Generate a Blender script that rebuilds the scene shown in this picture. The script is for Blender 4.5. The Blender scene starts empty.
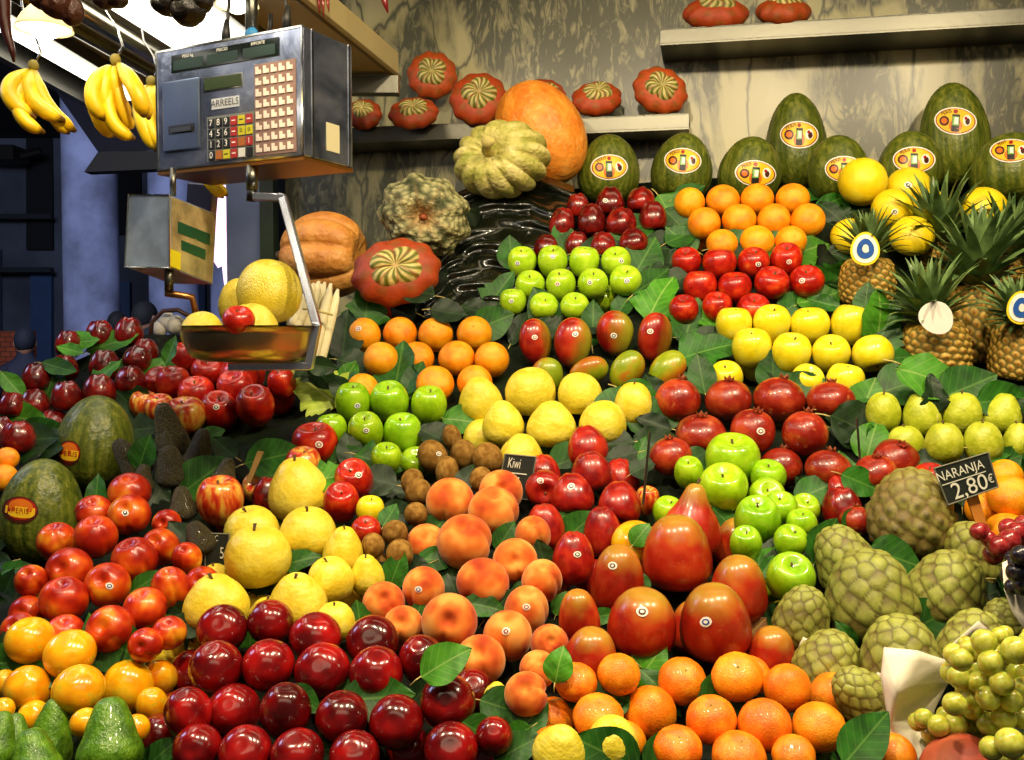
import bpy, math, random
import numpy as np
from mathutils import Vector, Matrix
from mathutils.bvhtree import BVHTree
random.seed(7); rng=np.random.default_rng(5)
C=bpy.context.scene.collection
PI=math.pi
F=983.0; CAMZ=1.6; PITCH=math.radians(2.5)
FW=Vector((0,math.cos(PITCH),-math.sin(PITCH))); UP=Vector((0,math.sin(PITCH),math.cos(PITCH))); RT=Vector((1,0,0))
CAM=Vector((0,0,CAMZ))
def P(px,py,d): return CAM+FW*d+RT*((px-512)/F*d)+UP*((380-py)/F*d)
def topx(w):
    v=Vector(w)-CAM; d=v.dot(FW); return 512+v.dot(RT)/d*F, 380-v.dot(UP)/d*F, d
# ---------------------------------------------------------------- colour / materials
def L(h):
    if isinstance(h,str):
        h=h.lstrip('#'); c=[int(h[i:i+2],16)/255 for i in (0,2,4)]
    else: c=list(h)
    return tuple((x/12.92 if x<=.04045 else ((x+.055)/1.055)**2.4) for x in c)+(1,)
class NT:
    def __init__(s,name):
        s.m=bpy.data.materials.new(name); s.m.use_nodes=True; s.t=s.m.node_tree; s.n=s.t.nodes
        s.b=s.n['Principled BSDF']; s.out=s.n['Material Output']
    def N(s,typ,**kw):
        n=s.n.new(typ)
        for k,v in kw.items(): setattr(n,k,v)
        return n
    def K(s,a,b): s.t.links.new(a,b)
    def noise(s,vec,scale,detail=3,rough=.55,dist=0):
        n=s.N('ShaderNodeTexNoise'); n.inputs['Scale'].default_value=scale; n.inputs['Detail'].default_value=detail
        n.inputs['Roughness'].default_value=rough; n.inputs['Distortion'].default_value=dist
        if vec is not None: s.K(vec,n.inputs['Vector'])
        return n.outputs['Fac']
    def ramp(s,fac,stops):
        r=s.N('ShaderNodeValToRGB'); e=r.color_ramp.elements
        while len(e)>1: e.remove(e[-1])
        e[0].position=stops[0][0]; e[0].color=stops[0][1]
        for p,c in stops[1:]:
            x=e.new(p); x.color=c
        s.K(fac,r.inputs[0]); return r.outputs[0]
    def mix(s,fac,a,b,mode='MIX'):
        m=s.N('ShaderNodeMix',data_type='RGBA',blend_type=mode)
        for sock,v in ((m.inputs[0],fac),(m.inputs[6],a),(m.inputs[7],b)):
            if isinstance(v,(int,float)): sock.default_value=v
            elif isinstance(v,tuple): sock.default_value=v
            else: s.K(v,sock)
        return m.outputs[2]
    def math(s,op,a,b=0.0):
        m=s.N('ShaderNodeMath',operation=op)
        for sock,v in ((m.inputs[0],a),(m.inputs[1],b)):
            if isinstance(v,(int,float)): sock.default_value=v
            else: s.K(v,sock)
        return m.outputs[0]
    def rng(s,v,a,b,c=0,d=1):
        m=s.N('ShaderNodeMapRange'); s.K(v,m.inputs[0])
        for i,x in enumerate((a,b,c,d)): m.inputs[i+1].default_value=x
        return m.outputs[0]
    def coords(s,kind='Object',rand=True):
        tc=s.N('ShaderNodeTexCoord').outputs[kind]
        if not rand: return tc,None
        oi=s.N('ShaderNodeObjectInfo').outputs['Random']
        a=s.N('ShaderNodeVectorMath',operation='ADD'); s.K(tc,a.inputs[0])
        mu=s.math('MULTIPLY',oi,37.0); s.K(mu,a.inputs[1])
        return a.outputs[0],oi
    def bump(s,h,strength,dist=.02):
        b=s.N('ShaderNodeBump'); b.inputs['Strength'].default_value=strength; b.inputs['Distance'].default_value=dist
        s.K(h,b.inputs['Height']); s.K(b.outputs[0],s.b.inputs['Normal'])
    def set(s,**kw):
        for k,v in kw.items(): s.b.inputs[k.replace('_',' ')].default_value=v
def fm(name,cols,ns=1.6,rough=.35,bump=0,bs=25,coat=0,grad=None,spot=None,jit=.16,spec=.5,lo=.34,hi=.66,stretch=None,hue=.0,sheen=0,sss=0,grad2=None):
    t=NT(name); v,oi=t.coords()
    base=v
    if stretch:
        mp=t.N('ShaderNodeMapping'); mp.inputs['Scale'].default_value=stretch; t.K(v,mp.inputs['Vector']); v=mp.outputs[0]
    f=t.noise(v,ns,2)
    st=[(lo+(hi-lo)*i/max(1,len(cols)-1),L(c)) for i,c in enumerate(cols)]
    col=t.ramp(f,st) if len(cols)>1 else t.mix(0.0,L(cols[0]),L(cols[0]))
    tc=t.N('ShaderNodeTexCoord').outputs['Object']; sp=t.N('ShaderNodeSeparateXYZ'); t.K(tc,sp.inputs[0])
    for g in (grad,grad2):
        if g:
            gc,a,b,ax,amt=g
            q=t.math('ADD',sp.outputs['XYZ'.index(ax)],t.math('MULTIPLY',t.math('SUBTRACT',t.noise(base,1.3,2),.5),.9))
            fac=t.math('MULTIPLY',t.rng(q,a,b),amt)
            col=t.mix(fac,col,L(gc))
    if spot:
        sc,scale,th,amt=spot
        fac=t.math('MULTIPLY',t.rng(t.noise(base,scale,2),th,th+.06),amt)
        col=t.mix(fac,col,L(sc))
    hs=t.N('ShaderNodeHueSaturation'); t.K(col,hs.inputs['Color'])
    t.K(t.rng(oi,0,1,1-jit,1+jit),hs.inputs['Value'])
    if hue: t.K(t.rng(t.math('FRACT',t.math('MULTIPLY',oi,7.3)),0,1,.5-hue,.5+hue),hs.inputs['Hue'])
    t.K(hs.outputs[0],t.b.inputs['Base Color'])
    t.set(Roughness=rough,Coat_Weight=coat,Coat_Roughness=.08,Specular_IOR_Level=spec)
    if sheen: t.set(Sheen_Weight=sheen,Sheen_Roughness=.4); t.b.inputs['Sheen Tint'].default_value=(1,.8,.6,1)
    if sss:
        t.set(Subsurface_Weight=sss,Subsurface_Scale=.01)
    if bump: t.bump(t.noise(base,bs,2),bump,.03)
    return t.m
def plain(name,col,rough=.5,metal=0,emit=0,bump=0,bs=30,var=.0,vs=6,coat=0):
    t=NT(name); c=L(col)
    if var:
        v,_=t.coords(rand=False); f=t.noise(v,vs,5)
        k=tuple(max(0,x*(1-var)) for x in c[:3])+(1,); k2=tuple(min(1,x*(1+var)) for x in c[:3])+(1,)
        t.K(t.ramp(f,[(.35,k),(.65,k2)]),t.b.inputs['Base Color'])
    else: t.b.inputs['Base Color'].default_value=c
    t.set(Roughness=rough,Metallic=metal,Coat_Weight=coat)
    if emit: t.b.inputs['Emission Color'].default_value=c; t.set(Emission_Strength=emit)
    if bump:
        v,_=t.coords(rand=False); t.bump(t.noise(v,bs,4),bump,.01)
    return t.m
def vcm(name,rough=.5,ns=6,amt=.25,bump=.2,bs=30,coat=0,jit=.12):
    t=NT(name); v,oi=t.coords()
    a=t.N('ShaderNodeAttribute'); a.attribute_name='Col'
    f=t.ramp(t.noise(v,ns,5),[(.3,(1-amt,1-amt,1-amt,1)),(.7,(1+amt*.4,)*3+(1,))])
    col=t.mix(1.0,a.outputs['Color'],f,'MULTIPLY')
    hs=t.N('ShaderNodeHueSaturation'); t.K(col,hs.inputs['Color']); t.K(t.rng(oi,0,1,1-jit,1+jit),hs.inputs['Value'])
    t.K(hs.outputs[0],t.b.inputs['Base Color']); t.set(Roughness=rough,Coat_Weight=coat)
    if bump: t.bump(t.noise(v,bs,3),bump,.03)
    return t.m
M={}
M['orange']=fm('orange_peel',['#f08a00','#fb9f08','#ffae1c'],rough=.38,bump=.25,bs=28,jit=.07,hue=.008)
M['mandarin']=fm('mandarin_peel',['#e47400','#ee8406','#f69a18'],rough=.42,bump=.2,bs=16,jit=.1,hue=.01,coat=.15)
M['green_apple']=fm('green_apple_skin',['#7fae0a','#93c412','#a6cf20'],rough=.25,coat=.4,jit=.09,spot=('#c8e06a',22,.66,.5),hue=.012)
M['lime_apple']=fm('lime_apple_skin',['#96c015','#a8cf1c','#b8da30'],rough=.25,coat=.4,jit=.07,spot=('#d8ec80',22,.66,.5))
M['yellow_apple']=fm('yellow_apple_skin',['#e6d013','#f0dc22','#efe040'],rough=.3,coat=.25,jit=.06,spot=('#b0c020',3,.62,.35))
M['gala']=fm('red_apple_skin',['#980f08','#b81e0c','#cc3812','#dc742c'],ns=1.3,rough=.3,coat=.3,jit=.12,spot=('#e8a050',20,.68,.35),lo=.4,hi=.8)
M['streaky']=fm('streaked_apple_skin',['#b02010','#cf4a1a','#e09a3a','#e8c050'],ns=1.6,rough=.28,coat=.4,jit=.1,stretch=(1.6,1.6,.5),lo=.33,hi=.7)
M['delicious']=fm('dark_red_apple_skin',['#4c0806','#6c0e0a','#8c180e'],ns=1.5,rough=.24,coat=.4,jit=.2,spot=('#c08058',24,.7,.3))
M['star_red']=fm('bright_red_apple_skin',['#7c0c0a','#9c1610','#b42e16'],ns=1.5,rough=.3,coat=.25,jit=.15,spot=('#d88060',24,.7,.3))
M['plum']=fm('red_plum_skin',['#4a0608','#74090c','#9a100e'],ns=.8,rough=.2,coat=.5,jit=.32,spot=('#c86848',30,.7,.3))
M['golden_plum']=fm('golden_plum_skin',['#e88c08','#eea30e','#f0b820'],ns=1.1,rough=.22,coat=.5,jit=.08,spot=('#b8b020',2.2,.6,.5),hue=.012)
M['nectarine']=fm('nectarine_skin',['#9a1a08','#bf320a','#d65a12','#e8921c'],ns=.75,rough=.3,coat=.2,jit=.12,lo=.38,hi=.7)
M['peach']=fm('peach_skin',['#a83a14','#c6561c','#dc7a2c','#e89c48'],ns=.8,rough=.75,jit=.08,sheen=.35,lo=.3,hi=.64,spec=.2,bump=.08,bs=60)
M['mango']=fm('mango_skin',['#780f0a','#98180e','#b83414'],ns=1.0,rough=.28,coat=.3,jit=.14,grad=('#8a9420',-.15,.9,'X',.85),spot=('#c8a040',26,.68,.3))
M['green_mango']=fm('green_mango_skin',['#7e9414','#9aa01c','#c0601c'],ns=1.0,rough=.3,coat=.25,jit=.1,lo=.4,hi=.75,grad=('#b8440f',.1,.95,'X',.8))
M['red_mango']=fm('red_pear_mango_skin',['#8a160a','#aa240e','#c8501c'],ns=.9,rough=.3,coat=.25,jit=.14,lo=.35,hi=.72,grad=('#b0a030',.35,1.25,'Z',.8),spot=('#e8b050',30,.66,.4))
M['pomegranate']=fm('pomegranate_skin',['#7a1408','#98240e','#b8481e'],ns=1.2,rough=.32,coat=.3,jit=.13,lo=.35,hi=.7,bump=.06,bs=9,spot=('#d07a40',3,.63,.4))
M['quince']=fm('quince_skin',['#d0bc28','#e0cc38','#e6d450'],ns=1.6,rough=.45,jit=.06,bump=.12,bs=4,spot=('#a08828',14,.68,.45))
M['yellow_pear']=fm('yellow_pear_skin',['#e0c42a','#ecd238','#efdc55'],ns=1.6,rough=.42,jit=.06,bump=.1,bs=4,spot=('#a07c28',12,.69,.55),grad=('#c8b030',.2,-1.1,'Z',.6))
M['green_pear']=fm('green_pear_skin',['#a2ac1c','#b4bc2a','#c6cc44'],ns=1.8,rough=.42,jit=.06,bump=.1,bs=6,spot=('#807a20',16,.67,.4))
M['kiwi']=fm('kiwi_skin',['#6e4a14','#84602a','#9a7636'],ns=2.2,rough=.8,jit=.1,bump=.08,bs=30,spec=.15)
M['avocado']=fm('dark_avocado_skin',['#3a381c','#5a5430','#82744a'],ns=14,rough=.5,jit=.12,bump=.9,bs=18,coat=.1)
M['green_avocado']=fm('green_avocado_skin',['#3a620c','#4f7c12','#67921e'],ns=2.2,rough=.36,jit=.08,bump=.2,bs=9,coat=.15,spot=('#a0a838',20,.68,.5))
M['melon']=fm('green_melon_rind',['#3c4a0c','#5a6418','#7c7e2c'],ns=2.4,rough=.42,jit=.07,bump=.14,bs=7,stretch=(3.2,3.2,.35),spot=('#26340a',9,.6,.45),lo=.3,hi=.72)
M['grapefruit']=fm('yellow_citrus_peel',['#e8c60c','#f0d212','#f2da2c'],rough=.4,bump=.15,bs=26,jit=.05)
M['pomelo']=fm('pomelo_peel',['#d8c030','#e2cc40','#e8d662'],ns=1.4,rough=.35,bump=.25,bs=16,jit=.06,spot=('#a89428',20,.68,.4),coat=.15)
M['tan_pumpkin']=fm('tan_pumpkin_rind',['#b8722c','#cc8838','#d89a4c'],ns=1.6,rough=.5,jit=.05,bump=.25,bs=6,grad=('#8a8c34',.3,1.3,'X',.5))
M['orange_pumpkin']=fm('orange_pumpkin_rind',['#d8761c','#e88c28','#ee9c38'],ns=2,rough=.5,jit=.03,bump=.2,bs=7,spot=('#f0b868',9,.6,.4))
M['cream_pumpkin']=fm('cream_green_pumpkin_rind',['#94983c','#bcb45e','#dace88'],ns=3.0,rough=.55,jit=.03,bump=.3,bs=8,lo=.3,hi=.68)
M['vc']=vcm('mottled_rind')
M['vc_warty']=vcm('warty_rind',bump=.5,bs=14,ns=9,amt=.35)
M['pine']=vcm('pineapple_skin',ns=10,amt=.3,bump=.3)
M['stem']=plain('dry_stem','#5a4420',.8,var=.3)
M['pale_stem']=plain('pale_stem','#b8a860',.7,var=.3)
M['calyx']=plain('calyx','#8a4018',.6,var=.3)
M['white']=plain('white_print','#f2efe2',.4)
M['black']=plain('black_print','#151310',.5)
M['redp']=plain('red_print','#a01810',.4)
M['yelp']=plain('yellow_print','#f0c020',.4)
M['orap']=plain('orange_print','#d87018',.4)
M['blup']=plain('blue_print','#2858a8',.4)
M['grnp']=plain('green_print','#7ab050',.4)
M['brnp']=plain('brown_print','#4a1c10',.4)
def leafmat(name,c1,c2,vein,rough=.5):
    t=NT(name); v,oi=t.coords()
    tc=t.N('ShaderNodeTexCoord').outputs['Object']; sp=t.N('ShaderNodeSeparateXYZ'); t.K(tc,sp.inputs[0])
    col=t.ramp(t.noise(v,3,3),[(.35,L(c1)),(.65,L(c2))])
    ax=t.math('ABSOLUTE',sp.outputs[0])
    mid=t.rng(ax,.006,.02,1,0)
    w=t.math('FRACT',t.math('MULTIPLY',t.math('SUBTRACT',sp.outputs[1],t.math('MULTIPLY',ax,.9)),7))
    side=t.math('MULTIPLY',t.rng(t.math('ABSOLUTE',t.math('SUBTRACT',w,.5)),.02,.08,1,0),.5)
    col=t.mix(t.math('MULTIPLY',t.math('MAXIMUM',mid,side),.55),col,L(vein))
    hs=t.N('ShaderNodeHueSaturation'); t.K(col,hs.inputs['Color']); t.K(t.rng(oi,0,1,.75,1.25),hs.inputs['Value'])
    t.K(hs.outputs[0],t.b.inputs['Base Color']); t.set(Roughness=rough,Specular_IOR_Level=.3)
    return t.m
M['leaf_d']=leafmat('dark_leaf','#0a1e06','#14320c','#345424')
M['leaf_m']=leafmat('green_leaf','#16400a','#26600f','#5c8434')
M['leaf_b']=leafmat('bright_leaf','#2e660c','#468818','#88a850')
M['leaf_y']=leafmat('yellow_green_leaf','#7a9420','#a0b038','#d0d480',.5)
M['leaf_br']=leafmat('dry_leaf','#5a3a18','#7a5424','#a08040',.7)
# ---------------------------------------------------------------- mesh helpers
def mk(name,vs,fs,mat=None,smooth=True,col=None):
    me=bpy.data.meshes.new(name); me.from_pydata([tuple(map(float,v)) for v in vs],[],fs)
    if smooth: me.polygons.foreach_set('use_smooth',[True]*len(me.polygons))
    if col is not None:
        a=me.color_attributes.new('Col','FLOAT_COLOR','POINT')
        a.data.foreach_set('color',np.hstack([np.asarray(col),np.ones((len(vs),1))]).astype('f').ravel())
    if mat: me.materials.append(mat)
    me.update(); return me
def ob(name,me,parent=None,loc=None):
    o=bpy.data.objects.new(name,me); C.objects.link(o)
    if parent: o.parent=parent
    if loc is not None: o.location=loc
    return o
def tag(o,label,cat,group=None,kind=None):
    o['label']=label; o['category']=cat
    if group: o['group']=group
    if kind: o['kind']=kind
    n=len(label.replace(',',' ').split())
    if not 4<=n<=16: print('LABEL LEN',n,label)
    return o
def empty(name,loc,label,cat,group=None):
    o=bpy.data.objects.new(name,None); C.objects.link(o); o.location=loc; o.empty_display_size=.02
    return tag(o,label,cat,group)
def surf(fn,nu=28,nv=18,colfn=None,norm=True):
    th=np.linspace(0,PI,nv+1); ph=np.linspace(0,2*PI,nu,endpoint=False)
    vs=[];cs=[]
    for i,t in enumerate(th):
        for p in (ph if 0<i<nv else [0.0]):
            vs.append(fn(t,p)); 
            if colfn: cs.append(colfn(t,p))
    vs=np.array(vs,float)
    def idx(i,j): return 0 if i==0 else (1+(nv-1)*nu if i==nv else 1+(i-1)*nu+j%nu)
    fs=[]
    for i in range(nv):
        for j in range(nu):
            if i==0: fs.append((0,idx(1,j),idx(1,j+1)))
            elif i==nv-1: fs.append((idx(i,j),idx(nv,0),idx(i,j+1)))
            else: fs.append((idx(i,j),idx(i+1,j),idx(i+1,j+1),idx(i,j+1)))
    if norm:
        z0,z1=vs[:,2].min(),vs[:,2].max(); r=np.hypot(vs[:,0],vs[:,1]).max()
        vs[:,2]=(vs[:,2]-(z0+z1)/2)/((z1-z0)/2); vs[:,:2]/=r
    return vs,fs,(np.array(cs) if colfn else None)
def prof(pts,lob=None):
    # lathe through control points (rho,z) top to bottom
    pts=np.array(pts,float); s=np.linspace(0,1,len(pts))
    def f(t,p):
        u=t/PI; i=min(int(u*(len(pts)-1)),len(pts)-2); k=u*(len(pts)-1)-i
        a=pts[max(i-1,0)];b=pts[i];c=pts[i+1];d=pts[min(i+2,len(pts)-1)]
        q=.5*((2*b)+(-a+c)*k+(2*a-5*b+4*c-d)*k*k+(-a+3*b-3*c+d)*k**3)
        r=max(q[0],0)*(1+(lob(t,p) if lob else 0)); return (r*math.cos(p),r*math.sin(p),q[1])
    return f
def g(x,s): return math.exp(-(x/s)**2)
def adiff(p,q): return abs((p-q+PI)%(2*PI)-PI)
def f_apple(taper=.07,lobes=.02,dim=.34):
    def f(t,p):
        r=math.sin(t)**.88*(1+taper*math.cos(t))*(1+lobes*math.cos(5*p)*(.5-.5*math.cos(t)))
        z=.92*math.cos(t)-dim*g(t,.34)+.16*g(PI-t,.3)*(1)
        return (r*math.cos(p),r*math.sin(p),z)
    return f
def f_delicious(t,p):
    r=math.sin(t)**.85*(1+.13*math.cos(t))*(1+.028*math.cos(5*p)*(1-.6*math.cos(t)))
    z=1.05*math.cos(t)-.36*g(t,.36)+.15*g(PI-t,.28)-.045*math.cos(5*p)*g(PI-t-.5,.3)
    return (r*math.cos(p),r*math.sin(p),z)
def f_softapple(t,p):
    r=math.sin(t)**.9*(1+.14*math.cos(t))*(1+.018*math.cos(5*p)*(1-.6*math.cos(t)))
    z=1.06*math.cos(t)-.36*g(t,.36)+.1*g(PI-t,.22)-.022*math.cos(5*p)*g(PI-t-.45,.3)
    return (r*math.cos(p),r*math.sin(p),z)
def f_crease(dep=.07,dim=.2,tip=0,asp=.97,ph0=0.):
    def f(t,p):
        r=math.sin(t)*(1-dep*g(adiff(p,ph0),.13)-dep*.5*g(adiff(p,ph0),.4))
        z=asp*math.cos(t)-dim*g(t,.26)-tip*g(PI-t,.2)
        return (r*math.cos(p),r*math.sin(p),z)
    return f
def f_sphere(asp=1,dim=.05,lob=0,n=0,nip=0):
    def f(t,p):
        r=math.sin(t)*(1+lob*math.cos(n*p)*(math.cos(t)>-2)); z=asp*math.cos(t)-dim*g(t,.14)+nip*g(t,.28)
        return (r*math.cos(p),r*math.sin(p),z)
    return f
def f_lump(base,amp,seed):
    r0=np.random.default_rng(seed); d=r0.normal(size=(7,3)); d/=np.linalg.norm(d,axis=1)[:,None]; a=r0.uniform(-amp,amp,7)
    def f(t,p):
        v=np.array(base(t,p)); n=v/(np.linalg.norm(v)+1e-9)
        k=1+float((a*np.exp(3*(d@n-1))).sum()); return tuple(v*k)
    return f
def f_mango(t,p):
    r=math.sin(t)**.95*(1+.06*math.cos(t)); y=.86
    z=1.2*math.cos(t); x=r*math.cos(p)+.13*math.cos(t)**2*(1 if math.cos(t)<0 else -.4)
    return (x,y*r*math.sin(p),z)
PEAR=[(0,1.12),(.16,1.1),(.3,.98),(.4,.78),(.55,.5),(.8,.2),(.98,-.2),(1.,-.5),(.86,-.8),(.55,-.98),(.2,-1.0),(0,-.93)]
QUI=[(0,.82),(.2,.9),(.42,.82),(.62,.6),(.84,.3),(.98,-.05),(1,-.35),(.86,-.66),(.55,-.84),(.25,-.85),(0,-.76)]
RND=[(0,.78),(.18,.88),(.45,.86),(.76,.62),(.95,.25),(1,-.1),(.93,-.45),(.72,-.74),(.42,-.86),(.18,-.85),(0,-.78)]
RMG=[(0,1.1),(.3,1.07),(.55,.93),(.73,.7),(.87,.4),(.96,.05),(1,-.3),(.95,-.62),(.72,-.9),(.38,-1.03),(0,-1.05)]
AVO=[(0,1.3),(.27,1.26),(.46,1.08),(.57,.82),(.7,.5),(.8,.12),(.96,-.25),(1,-.55),(.88,-.85),(.55,-1.08),(0,-1.18)]
MEL=[(0,1.2),(.16,1.2),(.42,1.07),(.68,.8),(.88,.4),(.99,-.05),(.98,-.5),(.82,-.9),(.5,-1.15),(.2,-1.23),(0,-1.24)]
def rib(n,a): return lambda t,p: a*math.cos(n*p)*math.sin(t)
def chk(x): return x-math.floor(x)
def cells(vs,pts,wy=1.0):
    """for every vertex: distance to nearest and second nearest centre, and the vector to the nearest"""
    d=np.linalg.norm(vs[:,None,:]-pts[None],axis=2); ix=np.argsort(d,axis=1)[:,:2]; r=np.arange(len(vs))
    return d[r,ix[:,0]],d[r,ix[:,1]],vs-pts[ix[:,0]],ix[:,0]
def rind_cherimoya(nip,sd,nu=110,nv=80):
    b=prof([(0,1.02),(.25,1.0),(.52,.86),(.74,.58),(.9,.22),(1,-.15),(.98,-.5),(.8,-.8),(.48,-.98),(.2,-.94),(0,-.86)])
    vs,fs,_=surf(f_lump(b,.04,sd+60),nu,nv); r0=np.random.default_rng(sd); n=78 if not nip else 96
    k=np.arange(n)+.5; th=np.arccos(1-2*k/n); ph=k*2.39996+sd
    pts=[]
    for t_,p_ in zip(th,ph):
        t_=t_+r0.normal()*.04; p_=p_+r0.normal()*.05
        q=np.array([math.sin(t_)*math.cos(p_),math.sin(t_)*math.sin(p_),math.cos(t_)]); pts.append(q)
    pts=np.array(pts); dirs=vs/np.linalg.norm(vs,axis=1)[:,None]; dirs2=dirs*np.array([1,1,.9])
    a,b2,vec,ix=cells(dirs2,pts); sp=.235
    e=np.clip((b2-a)/sp,0,1)          # 0 at the border
    low=np.clip(-vec[:,2]/sp,-1,1)
    h=np.sqrt(np.clip(e,0,1))*(.75+.35*low)
    k_=1+.075*h
    if nip: k_+=.075*np.exp(-(a/.05)**2)
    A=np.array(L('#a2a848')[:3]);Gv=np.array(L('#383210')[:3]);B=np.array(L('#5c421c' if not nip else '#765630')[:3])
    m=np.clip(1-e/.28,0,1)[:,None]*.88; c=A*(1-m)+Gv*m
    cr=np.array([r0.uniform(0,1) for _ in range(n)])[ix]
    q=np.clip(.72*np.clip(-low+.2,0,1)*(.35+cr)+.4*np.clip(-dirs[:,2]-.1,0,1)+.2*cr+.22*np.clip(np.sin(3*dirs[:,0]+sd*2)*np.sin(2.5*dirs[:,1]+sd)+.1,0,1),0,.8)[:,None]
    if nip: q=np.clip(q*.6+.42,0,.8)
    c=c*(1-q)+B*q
    if nip:
        w=np.exp(-((a-.02)/.055)**2)[:,None]*.75; c=c*(1-w)+np.array(L('#3c2814')[:3])*w
    return vs*k_[:,None],fs,c
def rind_pine(nu=150,nv=110):
    b=prof([(0,.98),(.35,1.0),(.68,.93),(.86,.75),(.96,.4),(1,0),(.99,-.4),(.93,-.75),(.76,-.94),(.4,-1.0),(0,-.98)])
    vs,fs,_=surf(b,nu,nv); n=150; k=np.arange(n); z=1.06-2.12*(k+.5)/n; ph=k*2.39996
    pts=np.stack([np.cos(ph),np.sin(ph),z*1.25],1); rr=np.hypot(vs[:,0],vs[:,1])+1e-6
    q=np.stack([vs[:,0]/rr,vs[:,1]/rr,vs[:,2]*1.25],1); cap=np.abs(vs[:,2])>.97
    a,b2,vec,ix=cells(q,pts); sp=.26; e=np.clip((b2-a)/sp,0,1); 
    h=np.sqrt(e); k_=1+np.where(cap,0,.06*h+.035*np.exp(-(a/.05)**2))
    T=np.array(L('#cc9c38')[:3]);Y2=np.array(L('#e6c460')[:3]);Gn=np.array(L('#3c4c14')[:3]);Dk=np.array(L('#7a4218')[:3])
    m=np.clip(1-e/.62,0,1)[:,None]*.95; c=T*(1-m)+Gn*m
    w=(np.clip(vec[:,2]/sp*2,0,1)*(e>.3))[:,None]*.6; c=c*(1-w)+Y2*w
    w=np.exp(-(a/.06)**2)[:,None]*.75; c=c*(1-w)+Dk*w
    vs[:,:2]*=k_[:,None]; return vs,fs,c
def tube(path,rad,n=8,cap=True):
    """path: list of Vector; rad: float or list -> verts, faces"""
    pts=[Vector(p) for p in path]; m=len(pts); rad=rad if isinstance(rad,(list,tuple)) else [rad]*m
    vs=[];fs=[]; prev=None
    for i,p in enumerate(pts):
        tg=(pts[min(i+1,m-1)]-pts[max(i-1,0)]).normalized()
        if prev is None:
            a=Vector((0,0,1)) if abs(tg.z)<.9 else Vector((1,0,0)); nx=tg.cross(a).normalized()
        else: nx=(prev-tg*prev.dot(tg)).normalized()
        prev=nx; ny=tg.cross(nx)
        for k in range(n):
            an=2*PI*k/n; vs.append(p+(nx*math.cos(an)+ny*math.sin(an))*rad[i])
    for i in range(m-1):
        for k in range(n): fs.append((i*n+k,i*n+(k+1)%n,(i+1)*n+(k+1)%n,(i+1)*n+k))
    if cap: fs.append(tuple(range(n-1,-1,-1))); fs.append(tuple((m-1)*n+k for k in range(n)))
    return vs,fs
class MB:
    def __init__(s): s.v=[];s.f=[]
    def add(s,vf):
        b=len(s.v); s.v+= [Vector(x) for x in vf[0]]; s.f+=[tuple(b+i for i in f) for f in vf[1]]; return s
    def box(s,lo,hi,bev=0):
        (a,b,c),(d,e,f)=lo,hi
        v=[(a,b,c),(d,b,c),(d,e,c),(a,e,c),(a,b,f),(d,b,f),(d,e,f),(a,e,f)]
        return s.add((v,[(3,2,1,0),(4,5,6,7),(0,1,5,4),(1,2,6,5),(2,3,7,6),(3,0,4,7)]))
    def hexa(s,v): return s.add((v,[(3,2,1,0),(4,5,6,7),(0,1,5,4),(1,2,6,5),(2,3,7,6),(3,0,4,7)]))
    def build(s,name,mat,parent=None,smooth=False,bevel=0,loc=None):
        o=ob(name,mk(name,s.v,s.f,mat,smooth),parent,loc)
        if bevel:
            m=o.modifiers.new('b','BEVEL'); m.width=bevel; m.segments=2; m.limit_method='ANGLE'
        return o
def bez(p0,p1,p2,n=10):
    return [p0*(1-t)**2+p1*2*t*(1-t)+p2*t*t for t in [i/n for i in range(n+1)]]
# ---------------------------------------------------------------- fruit kinds
KIND={}
def kind(name,fns,mats,nat,tilt,tj=12,stem=None,nu=28,nv=18,noun=None,dpt=1.0):
    vars_=[]
    for i,fn in enumerate(fns):
        cf=None
        if isinstance(fn,tuple): fn,cf=fn
        vs,fs,cs=surf(fn,nu,nv,cf); me=mk(name,vs,fs,M[mats],True,cs); vars_.append(me)
    KIND[name]=dict(me=vars_,nat=nat,tilt=tilt,tj=tj,stem=stem,dpt=dpt)
def stem_mesh(name,h,r,mat,bend=.15,z0=.45):
    v,f=tube([(0,0,z0),(bend*.3,0,z0+h*.5),(bend,.0,z0+h)],[r,r*.8,r*1.2],6); return mk(name,v,f,mat)
STEM={'apple':stem_mesh('stem',.5,.045,M['stem'],.12,.45),'pear':stem_mesh('stem',.32,.05,M['stem'],.1,.82),'delicious':stem_mesh('stem',.5,.045,M['stem'],.1,.42)}
def calyx_mesh():
    vs=[];fs=[];n=12
    for k,(r,z) in enumerate([(.20,.86),(.16,1.0),(.19,1.1)]):
        for j in range(n):
            a=2*PI*j/n; rr=r; zz=z
            if k==2: zz=z+(.1 if j%2==0 else -.06); rr=r+(.05 if j%2==0 else 0)
            vs.append((rr*math.cos(a),rr*math.sin(a),zz))
    for k in range(2):
        for j in range(n): fs.append((k*n+j,k*n+(j+1)%n,(k+1)*n+(j+1)%n,(k+1)*n+j))
    fs.append(tuple(range(n-1,-1,-1)))
    return mk('calyx',vs,fs,M['calyx'])
STEM['calyx']=calyx_mesh()
v_,f_=tube([(0,0,.86),(0,0,.955)],[.07,.05],8); STEM['button']=mk('stem_button',v_,f_,plain('green_button','#6a6a20',.7))
kind('orange',[f_sphere(.97,.05),f_sphere(.95,.09)],'orange',1.0,45,40,'button')
kind('mandarin',[f_sphere(.84,.08,.012,9),f_sphere(.86,.05,.01,8,.12),f_lump(f_sphere(.82,.1,.012,9),.04,3)],'mandarin',.88,28,14,'button')
for k,m in (('green_apple','green_apple'),('lime_apple','lime_apple'),('yellow_apple','yellow_apple'),('gala','gala'),('streaky','streaky')):
    kind(k,[f_apple(.06,.015),f_lump(f_apple(.09,.02),.04,4)],m,.95,26,18,'apple')
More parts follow.
